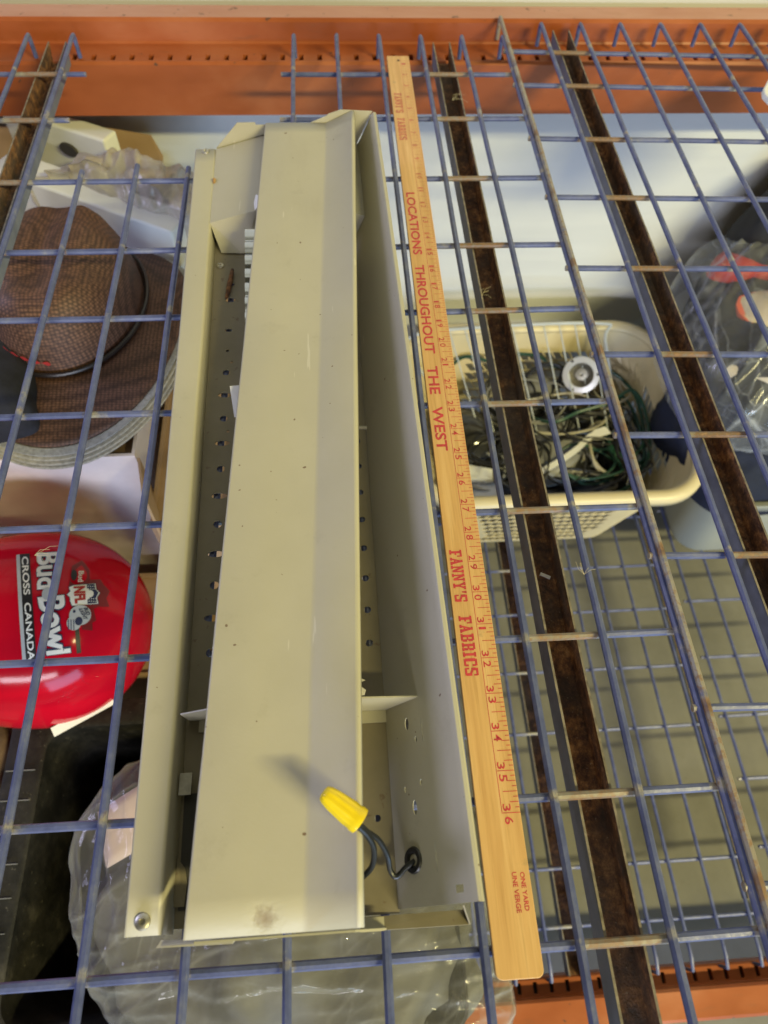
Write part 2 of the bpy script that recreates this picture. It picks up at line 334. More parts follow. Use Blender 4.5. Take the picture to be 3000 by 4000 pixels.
# ------------------------------------------------------------------ wire decks
RW = .00285
def wire_mesh(path, rustf, parent, name, r=RW, n=8):
    bb = MB(); bb.tube(path, r, n); o = bb.build(name, M['wire'], parent)
    at = o.data.attributes.new('rust', 'FLOAT', 'POINT'); o0 = ORG[parent.name]
    at.data.foreach_set('value', [rustf(v.co + o0) for v in o.data.vertices]); return o
def deck(name, label, loc, z, longs, crosses, chans, xr, farbend, nearbend, seed, rustk=1.0, coarse=1):
    t = thing(name, label, 'wire deck', loc, 'blue wire shelf decks')
    cx = [c[0] for c in chans]; ys = [c[0] for c in crosses]; xs = [l_[0] for l_ in longs]
    for x, y0, y1, extra in longs:
        P = []; L = y1 - y0; k = max(4, int(L / (.008*coarse)))
        for i in range(k + 1):
            y = y0 + L*i/k
            P.append(Vector((x + .0011*noise.noise((y*5, x*31, seed)), y, z + .0007*noise.noise((y*6, x*17, seed + 5)))))
        if nearbend and abs(y0 - nearbend) < .03: P = [Vector((x, y0 + .001 - .0, z - .031)), Vector((x, y0 - .0005, z - .006))] + [p for p in P if p.y > y0 + .004]
        if farbend and abs(y1 - farbend) < .03: P = [p for p in P if p.y < y1 - .004] + [Vector((x, y1 - .0012, z - .0008)), Vector((x, y1, z - .0045)), Vector((x, y1 - .001, z - .0285))]
        def rf(p, extra=extra):
            d = min([abs(p.y - c) for c in ys] + [9]); s = .50*max(0, 1 - d/.0065)
            s += .22*max(0, noise.noise((p.x*9, p.y*7, seed))) + extra + (.35 if p.y > y1 - .004 and not farbend else 0)
            return s*rustk
        wire_mesh(P, rf, t, 'long_wire')
    for y, x0, x1, sl in crosses:
        P = []; L = x1 - x0; k = max(4, int(L / (.006*coarse)))
        for i in range(k + 1):
            x = x0 + L*i/k
            P.append(Vector((x, y + sl*(x - x0) + .0008*noise.noise((x*6, y*23, seed)), z - .0055 + .0005*noise.noise((x*7, y*13, seed + 2)))))
        def rf(p, x0=x0, x1=x1):
            d = min([abs(p.x - c) for c in xs] + [9]); s = .58*max(0, 1 - d/.009)
            for c0, c1 in chans:
                cc = (c0 + c1)/2; q = abs(p.x - cc); s = max(s, .74*max(0, min(1, (.034 - q)/.012)))
            s += .42*max(0, 1 - min(p.x - x0, x1 - p.x)/.012) + .25*max(0, noise.noise((p.x*11, p.y*5, seed)) - .1)
            return s*rustk
        wire_mesh(P, rf, t, 'cross_wire')
    for c0, c1 in chans:
        ya, yb = xr; zt = z - .0087; zb = z - .0315; th = .0016
        prof = [(c0, zt), (c0, zb), (c1, zb), (c1, zt), (c1 - th, zt), (c1 - th, zb + th), (c0 + th, zb + th), (c0 + th, zt)]
        mats = [1, 1, 1, 2, 0, 0, 0, 2]; bb = MB(); k = 40; n = 8
        for i in range(k + 1):
            y = ya + (yb - ya)*i/k; d = .0006*noise.noise((y*9, c0*5, seed))
            for px, pz in prof:
                bb.V.append(Vector((px + d, y, pz)))
        for i in range(k):
            for q in range(n): bb.F.append((i*n+q, i*n+(q+1) % n, (i+1)*n+(q+1) % n, (i+1)*n+q)); bb.M.append(mats[q])
        for base in (0, k*n):
            for f in ((0, 1, 6, 7), (1, 2, 5, 6), (2, 3, 4, 5)): bb.F.append(tuple(base + q for q in f)); bb.M.append(1)
        for v in bb.V:       # flange ends run to a point
            if v.y > yb - .001 and v.z < zt - .001: v.y -= .012
        bb.build('support_channel', [M['rust'], M['gblue'], M['edge']], t, smooth=False)
    return t
CY = [.656, .555, .436, .321, .225, .1085, -.003, -.1115, -.2195, -.3015]
NEAR = -.371
longs = [(-.471, NEAR, .744, 0), (-.415, NEAR, .744, 0), (-.3575, NEAR, .744, 0), (-.300, NEAR, .447, 0), (-.2415, NEAR, .457, 0), (-.1845, NEAR, .452, 0), (-.128, NEAR, .45, 0),
         (-.070, NEAR, .744, 0), (-.0128, NEAR, .745, 0), (.0436, NEAR, .744, 0), (.0998, NEAR, .742, 0), (.156, NEAR, .742, .03), (.2118, NEAR, .742, .12)]
crosses = []
for y in CY:
    if y > .5: crosses += [(y, -.55, -.329 if y > .6 else -.333, 0), (y - .001, -.086, .2135, 0)]
    else: crosses.append((y, -.55, .2135, 0))
deck('wire_deck', 'blue wire deck with a cut-out that carries the almond heater and the yardstick', (0, .2, 0), 0.0, longs, crosses, [(-.393, -.369), (.1175, .1415)], (NEAR + .004, .743), .744, NEAR, 1.0)
RX = [.2150, .269, .324, .380, .437, .494, .551, .608]
longs = [(x, NEAR, .786 if i == 0 else .768, .50 if i == 0 else .02) for i, x in enumerate(RX)]
crosses = [(y, .2075, .64, -.035) for y in (.704, .622, .506, .395, .280, .161, .067, -.0505, -.169, -.278)]
deck('wire_deck', 'blue wire deck with rusty edge wire lying over the neighbouring deck, right of the yardstick', (.42, .2, .004), .0040, longs, crosses, [(.2865, .3105)], (NEAR + .004, .768), .768, NEAR, 2.0, 1.1)
ZL = -.79
lx = [.594 - .0553*k for k in range(20)]
longs = [(x, NEAR, .744, 0) for x in lx]
crosses = [(y, -.49, .613, 0) for y in CY]
deck('wire_deck', 'lower blue wire deck near the floor, under the cream laundry basket', (0, .2, ZL), ZL, longs, crosses, [(.291, .315), (-.02, .004)], (NEAR + .004, .743), .744, NEAR, 3.0, .5, 2)
longs = [(x, NEAR, .744, 0) for x in (.655, .711, .766, .822, .877, .933)]
crosses = [(y + .012, .645, .95, 0) for y in CY]
deck('wire_deck', 'lower blue wire deck under the frosted bin, far right near the floor', (.8, .2, ZL), ZL + .001, longs, crosses, [(.604, .628)], (NEAR + .09, .743), .744, NEAR, 4.0, .5, 2)

# ------------------------------------------------------------------ baseboard heater
H = thing('baseboard_heater', 'long almond metal baseboard heater lying on its back, yellow wire nut hanging out', 'heater', (-.065, .09, .003))
ZB = .0046
def arc(c, r, a0, a1, n=4): return [(c[0] + r*math.cos(R(a0 + (a1-a0)*i/n)), c[1] + r*math.sin(R(a0 + (a1-a0)*i/n))) for i in range(n + 1)]
def at_y(P, y): return [(x, y, z) for x, z in P]
# back plate with its row of punched holes
pl = MB()
yn, yf = -.279, .4545
ql = [(-.1352, yn), (-.0040, yn), (-.0075, yf), (-.1490, yf)]
V = [(x, y, z) for z in (ZB - .0009, ZB) for x, y in ql]
pl.add(V, [(0,3,2,1),(4,5,6,7),(0,1,5,4),(1,2,6,5),(2,3,7,6),(3,0,4,7)])
back = pl.build('back_plate', M['inside'], H, smooth=False)
cu = MB()
def cyl(mb, c, ax, r, L, n=14, sx=1.0, along=None):
    c = Vector(c); ax = Vector(ax).normalized()
    a = (Vector(along) - ax*Vector(along).dot(ax)).normalized() if along else ax.orthogonal().normalized(); bb_ = ax.cross(a)
    V = []
    for s in (-1, 1):
        for k in range(n): V.append(c + ax*L*s + a*math.cos(2*math.pi*k/n)*r*sx + bb_*math.sin(2*math.pi*k/n)*r)
    F = [tuple(range(n))[::-1], tuple(range(n, 2*n))] + [(k, (k+1) % n, n+(k+1) % n, n+k) for k in range(n)]
    mb.add(V, F)
for i in range(13):
    y = .196 - .02585*i + .0002; xh = -.1272 + .0032*i/12
    if i == 0: cyl(cu, (xh, y, ZB), (0, 0, 1), .0020, .01, 14, 1.7, (1, 0, 0))
    elif i == 1: cyl(cu, (xh, y, ZB), (0, 0, 1), .0015, .01)
    elif i % 2 == 0: cyl(cu, (xh, y, ZB), (0, 0, 1), .0033, .01)
    else: cyl(cu, (xh, y, ZB), (0, 0, 1), .0028, .01, 16, 2.2, (1, 0, 0))
    if i in (2, 5): cyl(cu, (xh + .004, y + .012, ZB), (0, 0, 1), .0013, .01)
for i in range(9): cyl(cu, (-.0132 - .0006*i/4, -.1125 + .0253*i, ZB), (0, 0, 1), .0027, .01)
cyl(cu, (-.014, -.2270, ZB), (0, 0, 1), .0021, .01)
cyl(cu, (-.1285, .2575, ZB), (0, 0, 1), .0026, .01, 12, 1.5, (1, 0, 0)); cyl(cu, (-.1275, .236, ZB), (0, 0, 1), .0032, .01, 12, 1.5, (1, 0, 0))
cut(back, cu)
# top rail (box-shaped lip along the left)
A = [(-.1576, .0040), (-.1576, .0185)] + arc((-.1561, .0185), .0015, 180, 90) + arc((-.1405, .0180), .0022, 90, 8) + [(-.1372, .0120), (-.1346, ZB)]
B = [(-.1735, .0040), (-.1735, .0190)] + arc((-.1720, .0185), .0015, 180, 90) + arc((-.1538, .0180), .0022, 90, 8) + [(-.1512, .0120), (-.1490, ZB)]
V, F = loft(at_y(A, -.2815), at_y(B, .4535), 30, lambda t, k: Vector((.0004*noise.noise((t*7, 1, 2)), 0, .0003*noise.noise((t*8, 3, 2)))))
solidify(mesh_obj('top_rail', V, F, M['enamel'], H, sharp=50), .0008)
def screw(c, r, parent, recess=True):
    bb = MB(); n = 20; prev = None
    prof = [(r, 0), (r, .0004), (r*.92, .0011), (r*.7, .0017), (r*.42, .0019)] + ([(r*.36, .0007), (0.0001, .0007)] if recess else [(0.0001, .0021)])
    for rr, zz in prof:
        for k in range(n):
            a = 2*math.pi*k/n + .4
            q = rr if rr > r*.4 or not recess else rr*.72/max(abs(math.cos(a)), abs(math.sin(a)))
            bb.V.append(Vector((c[0] + q*math.cos(a), c[1] + q*math.sin(a), c[2] + zz)))
    for i in range(len(prof) - 1):
        for k in range(n): bb.F.append((i*n+k, i*n+(k+1) % n, (i+1)*n+(k+1) % n, (i+1)*n+k)); bb.M.append(0)
    return bb.build('screw', M['steel'], parent, sharp=30)
screw((-.1482, -.2745, .0203), .0045, H); screw((-.1625, .4490, .0203), .0042, H)
screw((-.1400, .2840, .0047), .0040, H)
# slanted bottom wall at the right with rolled lip
A = [(-.0042, ZB), (.0150, .0300), (.0318, .0520)] + [(.0338, .0546), (.0355, .0562), (.0372, .0562), (.0383, .0548), (.0384, .0525)]
B = [(-.0075, ZB), (.0065, .0310), (.0172, .0550)] + [(.0183, .0578), (.0196, .0590), (.0212, .0590), (.0222, .0578), (.0224, .0556)]
V, F = loft(at_y(A, -.2770), at_y(B, .4545), 36, lambda t, k: Vector((.0012*math.sin(t*math.pi) if k > 1 else 0, 0, 0)))
wl = mesh_obj('bottom_wall', V, F, M['enamel'], H, sharp=60); solidify(wl, .0008); bake(wl)
cu = MB(); wn = Vector((-.80, 0, .60))
for c, r, sx in (((.0082, -.1746, .0212), .0019, 2.3), ((.0089, -.2246, .0222), .0020, 2.4), ((.0127, -.1857, .0272), .0010, 2.2), ((.0133, -.2114, .0282), .0010, 2.2), ((.0043, -.2132, .0160), .0009, 2.3)):
    cyl(cu, c, wn, r, .006, 14, sx*.9, (0, 1, 0))
for c, L in (((.0166, -.181, .0325), .0080), ((.0178, -.2528, .0337), .0082)):
    cyl(cu, c, wn, .0005, .006, 8, L/.0005, (0, 1, 0))
cu.box((.0256, -.2720, .035), (.0292, -.2680, .06))
cut(wl, cu)
# front cover: flat field, crease, raised right field, lips
def cover(y, xl, xc, xr, dz=0):
    P = [(xl - .0006, .0425 + dz), (xl - .0006, .0460 + dz)] + arc((xl + .0008, .0460 + dz), .0014, 180, 90, 3)
    P += [((xl + xc)/2, .0477 + dz), (xc - .002, .0474 + dz), (xc, .0476 + dz), (xc + .002, .0485 + dz)]
    P += [(xr - .0030, .0600 + dz)] + arc((xr - .0022, .0582 + dz), .0021, 105, 0, 4) + [(xr + .0004, .0530 + dz)]
    return at_y(P, y)
V, F = loft(cover(-.2850, -.1187, -.0565, -.0262), cover(.4550, -.0943, -.0305, -.0005), 40, lambda t, k: Vector((.0003*noise.noise((t*6, k*.4, 1)), 0, .0005*noise.noise((t*5, k*.3, 7)))))
fc = mesh_obj('front_cover', V, F, M['enamel'], H, sharp=70); solidify(fc, .0009)
# dent near the near end of the cover
for v in fc.data.vertices: pass
# end plates
def plate(name, poly, y, th, m, parent=H, lean=0):
    V = [(x, y, z) for x, z in poly] + [(x, y + th, z) for x, z in poly]; n = len(poly)
    F = [tuple(range(n)), tuple(range(n, 2*n))[::-1]] + [(i, (i+1) % n, n+(i+1) % n, n+i) for i in range(n)]
    return mesh_obj(name, V, F, m, parent, smooth=False)
plate('end_plate', [(-.1505, ZB), (-.1512, .0200), (-.1250, .0475), (-.1060, .0478), (-.1055, .0450), (-.0500, .0462), (-.0300, .0545), (-.0280, .0565), (-.0150, .0608), (.0185, .0592), (-.0070, ZB)], .4560, .0010, M['enamel'])
plate('end_plate', [(-.1345, ZB), (-.1372, .0195), (-.1150, .0410), (-.0600, .0425), (-.0300, .0440), (-.0130, .0210), (-.0120, ZB)], -.2868, .0010, M['enamel'])
bb = MB(); bb.add([(-.140, -.2875, .0175), (-.095, -.2880, .0400), (-.093, -.2860, .0415), (-.137, -.2838, .0195)], [(0, 1, 2, 3)])
solidify(bb.build('bent_lip', M['enamel'], H, smooth=False), .0008)
bb = MB(); bb.add([(-.0262, -.2868, .0100), (.0365, -.2872, .0050), (.0340, -.2795, .0030), (-.0262, -.2800, .0075)], [(0, 1, 2, 3)])
bb.add([(.0365, -.2872, .0052), (.0340, -.2795, .0032), (.0325, -.2775, .0150)], [(0, 1, 2)])
solidify(bb.build('end_flange', M['inside'], H, smooth=False), .0009)
bb = MB(); bb.box((-.0275, -.2872, .0112), (-.0135, -.2802, .0122)); bb.build('end_tab', M['enamel'], H, smooth=False)
# junction box at the far end: stepped cover with sloping front
T = [(-.1500, .0198), (-.1010, .0340), (-.0600, .0400), (-.0300, .0385), (.0085, .0240)]
Bt = [(-.1395, ZB + .001), (-.1190, ZB + .001), (-.0600, ZB + .001), (-.0300, ZB + .001), (-.0035, ZB + .001)]
far = [(-.1512, .0198), (-.1010, .0340), (-.0600, .0400), (-.0300, .0385), (.0020, .0250)]
V = at_y(far, .4535) + at_y(T, .3290) + [(x, y, z) for (x, z), y in zip(Bt, (.3020, .3010, .3020, .3060, .3210))]
F = [(r_*5+k, r_*5+k+1, (r_+1)*5+k+1, (r_+1)*5+k) for r_ in range(2) for k in range(4)]
solidify(mesh_obj('junction_box', V, F, M['enamel'], H, smooth=False), .0009)
# torn label scrap and rusty crumb on the box
bb = MB(); bb.add([(-.1035, .327, .0352), (-.0990, .3290, .0400), (-.0985, .3400, .0420), (-.1025, .3450, .0400), (-.1045, .3360, .0370)], [(0, 1, 2, 3, 4)])
solidify(bb.build('bent_tab', M['white'], H, smooth=False), .0005)
bb = MB(); bb.tube([(-.1500, .3925, .0205), (-.1495, .3965, .0225), (-.1498, .4005, .0205)], [.0009, .0018, .0008], 8); bb.build('rust_crumb', M['cocoon'], H)
# heating element: bright fin stack
V = []; K = 220; y0, y1 = .3005, -.145
for j, xx in enumerate((-.1128, -.1120, -.060, -.052)):
    for i in range(K + 1):
        y = y0 + (y1 - y0)*i/K; ph = ((y0 - y)/.0187) % 1
        h = .0335 + .0050*max(0, math.sin(math.pi*ph))**.6 + (.0012 if ph > .86 else 0)
        V.append((xx + .040*(y0 - y) if j < 2 else xx, y, h - (.010 if j == 0 else 0)))
F = [(j*(K+1)+i, j*(K+1)+i+1, (j+1)*(K+1)+i+1, (j+1)*(K+1)+i) for j in range(3) for i in range(K)]
mesh_obj('fin_stack', V, F, M['alu'], H, sharp=60)
# brackets
plate('divider', [(-.1345, ZB), (-.1372, .0205), (-.1080, .0335), (-.0600, .0375), (-.0300, .0375), (.0150, .0325), (-.0035, ZB)], -.1605, .0009, M['enamel'])
bb = MB(); bb.add([(-.034, -.1600, .0372), (-.0190, -.1588, .0372), (-.0180, -.1560, .0385), (-.0240, -.1520, .0400), (-.0180, -.1505, .0410), (-.0215, -.1490, .0412), (-.034, -.1500, .0410)], [(0, 1, 2, 3, 4, 5, 6)])
solidify(bb.build('bracket_hook', M['enamel'], H, smooth=False), .0008)
for xa, xb in ((-.034, -.0045), (-.128, -.090)):
    bb = MB(); bb.box((xa, -.1685, ZB + .0004), (xb, -.1606, ZB + .0014)); bb.build('divider_foot', M['enamel'], H, smooth=False)
bb = MB(); bb.box((-.1365, -.2075, .0100), (-.1290, -.1945, .0110)); bb.build('spring_clip', M['steel'], H, smooth=False)
bb = MB(); bb.add([(-.1355, -.2680, .006), (-.1290, -.2680, .006), (-.1280, -.2560, .0068), (-.1300, -.2480, .0068), (-.1350, -.2420, .006)], [(0, 1, 2, 3, 4)]); solidify(bb.build('knockout_tab', M['inside'], H, smooth=False), .0007)
bb = MB(); bb.add([(-.1340, -.2060, ZB + .0008), (-.060, -.2060, ZB + .0008), (-.060, -.2700, ZB + .0008), (-.1325, -.2700, ZB + .0008)], [(0, 1, 2, 3)]); bb.build('compartment_shade', M['dark'], H, smooth=False)  # dark sheet standing in for the shade inside the near compartment
bb = MB(); bb.tube([(-.1272, .2750, .0075), (-.1290, .2550, .0070), (-.1310, .2370, .0062)], [.0016, .0026, .0016], 8); bb.build('wire_clip', M['rust'], H)
bb = MB(); bb.add([(-.1160, .0985, .0385), (-.1000, .1000, .0385), (-.1000, .0720, .0300), (-.1125, .0735, .0300)], [(0, 1, 2, 3)]); solidify(bb.build('element_bracket', M['white'], H, smooth=False), .0008)
bb = MB(); bb.tube([(-.0140, .0700, .0160), (-.0060, .0690, .0165)], .0016, 10); bb.build('screw', M['steel'], H)
# lead wire with wire nut
L = catmull([(.0065, -.2530, .0180), (.0010, -.2560, .0170), (-.0050, -.2605, .0150), (-.0085, -.2570, .0170), (-.0100, -.2500, .0240), (-.0150, -.2430, .0400), (-.0215, -.2400, .0560), (-.0260, -.2370, .0660)], 8)
bb = MB(); bb.tube(L, .00165, 10)
L2 = catmull([(-.0440, -.2660, .0160), (-.0300, -.2620, .0170), (-.0200, -.2560, .0260), (-.0180, -.2480, .0420), (-.0215, -.2420, .0560), (-.0265, -.2380, .0655)], 8)
bb.tube(L2, .0017, 10); lead = bb.build('lead_wire', M['wireblk'], H)
gm = MB()
V = []
c = Vector((.0057, -.2527, .0182)); wn2 = Vector((-.79, 0, .61)).normalized(); ta = Vector((0, 1, 0)); tb = wn2.cross(ta)
prof = [(.0064, -.001), (.0075, .0004), (.0068, .0016), (.0045, .0016), (.0030, .0002)]
for rr, hh in prof:
    for k in range(20):
        a = 2*math.pi*k/20; gm.V.append(c + wn2*hh + ta*math.cos(a)*rr + tb*math.sin(a)*rr)
for i in range(4):
    for k in range(20): gm.F.append((i*20+k, i*20+(k+1) % 20, (i+1)*20+(k+1) % 20, (i+1)*20+k)); gm.M.append(0)
gm.F.append(tuple(80 + k for k in range(20))); gm.M.append(0)
gm.build('grommet', M['bcord'], H)
ax0 = Vector((-.0252, -.2358, .0665)); ax1 = Vector((-.0445, -.2210, .0735)); ax = (ax1 - ax0).normalized(); a1 = ax.orthogonal().normalized(); a2 = ax.cross(a1); Ln = (ax1 - ax0).length
nt = MB(); n = 48; prof = [(.0040, .004), (.0058, .000), (.0071, .0003), (.0072, .0030), (.0067, .0042), (.0064, .0080), (.0055, Ln*.72), (.0047, Ln*.9), (.0040, Ln*.98), (.0030, Ln), (.0001, Ln)]
for i, (rr, d) in enumerate(prof):
    for k in range(n):
        a = 2*math.pi*k/n; q = rr
        if 4 < i < 8: q = rr*(1 + .055*(1 if math.cos(a*10) > .35 else -1 if math.cos(a*10) < -.1 else 0))
        nt.V.append(ax0 + ax*d + a1*math.cos(a)*q + a2*math.sin(a)*q)
for i in range(len(prof) - 1):
    for k in range(n): nt.F.append((i*n+k, i*n+(k+1) % n, (i+1)*n+(k+1) % n, (i+1)*n+k)); nt.M.append(0)
nut = nt.build('wire_nut', M['yellow'], lead, sharp=50)

# ------------------------------------------------------------------ yardstick
SX, SY, SA = .07659, -.22835, .00287
ZS = .0020
def SP(s, n, z=0.0):
    d = (36 - s)*.0254; n = n*.001
    return Vector((SX + math.sin(SA)*d + math.cos(SA)*n, SY + math.cos(SA)*d - math.sin(SA)*n, ZS + z))
Y = thing('yardstick', 'worn pine yardstick with red printing lying on the wires beside the heater', 'yardstick', tuple(SP(18, -14, -.0047)))
bb = MB(); out = []
def rr_corner(cs, cn, a0):
    return [(cs + .16*math.cos(R(a0 + 22.5*i))/1.0, cn + 4.0*math.sin(R(a0 + 22.5*i))) for i in range(5)]
for cs, cn, a0 in ((39.28, -4.0, 0), (.06, -4.0, 90), (.06, -24.4, 180), (39.28, -23.9, 270)):
    pts = rr_corner(cs, cn, a0)
    if cs < 1: pts = [(cs + (p[0]-cs)*.3, cn + (p[1]-cn)*.3 + (2.8 if cn > -10 else -2.9)) for p in pts]
    out += pts
n = len(out); bb.add([SP(s, q, 0) for s, q in out] + [SP(s, q, -.0047) for s, q in out], [tuple(range(n)), tuple(range(n, 2*n))[::-1]] + [(i, n+i, n+(i+1) % n, (i+1) % n) for i in range(n)])
o = bb.build('stick_body', M['wood'], Y, sharp=30)
bevel(o, .0004, 2, 50)
def text_mesh(body, offset=0.0, res=3):
    cu_ = bpy.data.curves.new('t', 'FONT'); cu_.body = body; cu_.offset = offset; cu_.resolution_u = res; cu_.fill_mode = 'FRONT'
    o = bpy.data.objects.new('t', cu_); me = bpy.data.meshes.new_from_object(o)
    V = [v.co.copy() for v in me.vertices]; F = [tuple(p.vertices) for p in me.polygons]
    bpy.data.objects.remove(o); bpy.data.curves.remove(cu_); bpy.data.meshes.remove(me)
    x0 = min(v.x for v in V); x1 = max(v.x for v in V); y0 = min(v.y for v in V); y1 = max(v.y for v in V)
    return [((v.x-x0)/(x1-x0), (v.y-y0)/(y1-y0)) for v in V], F
INK = .00012
sm = MB(); sf = MB()
def strip(mb, s0, s1, n0, n1, z=INK): mb.add([SP(s0, n0, z), SP(s1, n0, z), SP(s1, n1, z), SP(s0, n1, z)], [(0, 1, 2, 3)])
for i in range(0, 36*8 + 1):
    s = i/8; ln = 11.5 if i % 8 == 0 else 9.4 if i % 4 == 0 else 5.6 if i % 2 == 0 else 3.0
    if i == 0: continue
    wd = .0085 if s > 14 else .007
    strip(sm if s > 14 else sf, s - wd, s + wd, -ln + random.uniform(-.2, .2), -.25)
for a0 in range(0, 36):
    strip(sm if a0 >= 14 else sf, a0, a0 + 1.0 if a0 < 35 else 36.01, -11.95, -11.62, INK*.9)
def put_text(mb, body, s0, s1, n0, n1, off=0.0, z=INK):
    uv, F = text_mesh(body, off); mb.add([SP(s0 + u*(s1 - s0), n0 + v*(n1 - n0), z) for u, v in uv], F)
for i in range(1, 37):
    mb = sm if i > 14 else sf; t_ = str(i)
    if len(t_) == 1: put_text(mb, t_, i - .30, i - .12, -10.8, -5.4, .012)
    else:
        w1 = .075 if t_[0] == '1' else .17; w2 = .075 if t_[1] == '1' else .175
        put_text(mb, t_[0], i - .04 - w1, i - .04, -10.9, -5.8, .012); put_text(mb, t_[1], i + .09, i + .09 + w2, -10.6, -5.3, .012)
sm.build('scale_markings', M['ink'], Y, smooth=False); sf.build('faded_markings', M['inkfade'], Y, smooth=False)
for body, s0, s1, far_ in (('LOCATIONS', 11.24, 15.23, 1), ('THROUGHOUT', 15.84, 20.58, 0), ('THE', 21.18, 22.48, 0), ('WEST', 23.03, 24.90, 0)):
    mb = MB(); put_text(mb, body, s0, s1, -25.2, -15.8, .022); mb.build('lettering', M['ink'], Y, smooth=False)
mb = MB(); put_text(mb, 'ONE YARD', 37.32, 38.13, -6.0, -3.1, .02); put_text(mb, 'UNE VERGE', 37.31, 38.16, -11.0, -8.0, .02); mb.build('lettering', M['ink'], Y, smooth=False)
# heavy slab-serif letters built from bars (unit cells, x along, y up)
def q(*r): return [(r[0], r[2]), (r[1], r[2]), (r[1], r[3]), (r[0], r[3])]
GL = {
 'F': [q(.18,.50,.1,.9), q(.02,.66,0,.16), q(.02,.98,.84,1), q(.82,.98,.60,.86), q(.48,.72,.42,.56)],
 'A': [[(.08,.12),(.30,.12),(.58,.88),(.42,.88)], [(.58,.12),(.92,.12),(.64,.88),(.44,.88)], q(.0,.40,0,.16), q(.54,1,0,.16), q(.30,.70,.30,.42), q(.30,.66,.86,1)],
 'N': [q(.12,.32,.1,.9), q(.70,.90,.1,.9), [(.12,.90),(.40,.90),(.90,.08),(.66,.08)], q(0,.44,0,.16), q(.58,1,.84,1), q(0,.40,.84,1)],
 'Y': [[(.08,.88),(.36,.88),(.62,.42),(.40,.42)], [(.66,.88),(.92,.88),(.62,.42),(.46,.42)], q(.36,.66,.1,.46), q(.20,.82,0,.16), q(0,.46,.84,1), q(.56,1,.84,1)],
 "'": [[(.25,1),(.95,1),(.70,.62),(.40,.62)]],
 'S': [q(.08,.92,.84,1), q(.08,.92,0,.16), q(.04,.36,.50,.88), q(.64,.96,.12,.52), [(.10,.56),(.42,.62),(.90,.44),(.58,.38)], q(.78,.96,.66,.92), q(.04,.22,.08,.34)],
 'B': [q(.14,.44,.1,.9), q(.02,.80,.84,1), q(.02,.84,0,.16), q(.40,.78,.44,.56), q(.66,.94,.56,.88), q(.70,.98,.10,.46)],
 'R': [q(.14,.44,.1,.9), q(.02,.80,.84,1), q(.02,.56,0,.16), q(.40,.76,.42,.55), q(.66,.94,.52,.88), q(.64,.92,.08,.46), q(.62,1,0,.14)],
 'I': [q(.26,.74,.1,.9), q(.04,.96,0,.16), q(.04,.96,.84,1)],
 'C': [q(.04,.40,.12,.88), q(.12,.90,.84,1), q(.12,.90,0,.16), q(.74,.96,.62,.90), q(.74,.96,.10,.34)],
}
def slab(word, s0, s1, n0, n1, m):
    wts = [.45 if ch == "'" else .62 if ch == 'I' else 1 for ch in word]; gap = .10; tot = sum(wts) + gap*(len(word) - 1)
    mb = MB(); x = 0; k = 0
    for ch, w_ in zip(word, wts):
        for poly in GL[ch]:
            k += 1; z = INK + (k % 9)*.000012
            P = [SP(s0 + (x + px*w_)/tot*(s1 - s0), n0 + py*(n1 - n0), z) for px, py in poly]
            mb.add(P, [(0, 1, 2, 3)])
        x += w_ + gap
    mb.build('lettering', m, Y, smooth=False)
slab("FANNY'S", 3.47, 5.18, -25.0, -16.0, M['inkfade']); slab('FABRICS', 5.61, 7.38, -24.9, -16.0, M['inkfade'])
slab("FANNY'S", 28.59, 30.30, -25.3, -15.9, M['ink']); slab('FABRICS', 30.73, 32.50, -24.3, -14.9, M['ink'])
mb = MB(); cyl(mb, SP(.47, -14.2, -.0002), (0, 0, 1), .0017, .0006, 14); mb.build('nail_hole', M['dark'], Y)

# ------------------------------------------------------------------ crumple helper
def rdg(p): return (1 - min(1, abs(noise.noise(p))*3.2))
def bag_pleats(v):
    k = max(0, min(1, (-.22 - v.y)/.10))
    a = rdg(Vector((v.x*26 + v.y*7, v.y*5, 1.3))) + .6*rdg(Vector((v.x*52 - v.y*9, v.y*8, 4.1)))
    b = rdg(Vector((v.x*6, v.y*30 + v.x*9, 7.7))) + .7*rdg(Vector((v.x*11, v.y*58 - v.x*10, 2.9)))
    return .0062*(a*(1 - k) + b*k)
def bin_pleats(v):
    u = v.x*.74 + v.y*.67; w_ = -v.x*.67 + v.y*.74
    return .011*rdg(Vector((u*4, w_*17, 3.3))) + .006*rdg(Vector((u*6 + w_*4, w_*36, 8.1)))
def frost_pleats(v): return .010*rdg(Vector((v.x*30 + v.y*8, v.y*9, 5.5))) + .006*rdg(Vector((v.x*60, v.y*14 - v.x*20, 9.2)))
def blob(name, outline, z0, height, m, parent, seed=0, amp=.02, freq=9, rings=26, seg=110, sharp_=1.0, flat=.5, loc=None, pleat=None):
    """a domed lump over an outline (xy points), creased by ridged noise"""
    P = catmull([(x, y, 0) for x, y in outline], max(2, seg//len(outline)), True); n = len(P)
    c = sum(P, Vector())/n; V = []; F = []
    for i in range(rings + 1):
        t = i/rings; rad = math.sin(t*math.pi/2); hz = math.cos(t*math.pi/2)**flat
        for p in P:
            v = c + (p - c)*max(rad, .004); v.z = z0 + height*hz
            r1 = 1 - abs(noise.noise(v*freq + Vector((seed, 0, 0))))*2; r2 = 1 - abs(noise.noise(v*freq*2.3 + Vector((0, seed, 3))))*2
            d = amp*(r1*.7 + r2*.4*sharp_ + .5*noise.noise(v*freq*.5)) * (.35 + .65*min(1, (1-t)*4))
            dirv = Vector(((p - c).x*rad, (p - c).y*rad, height*hz)).normalized()
            if pleat: d += pleat(v)*(1 - .85*t**4)
            V.append(v + dirv*d)
    for i in range(rings):
        for k in range(n): F.append((i*n+k, i*n+(k+1) % n, (i+1)*n+(k+1) % n, (i+1)*n+k))
    return mesh_obj(name, V, F, m, parent, sharp=80, loc=loc)

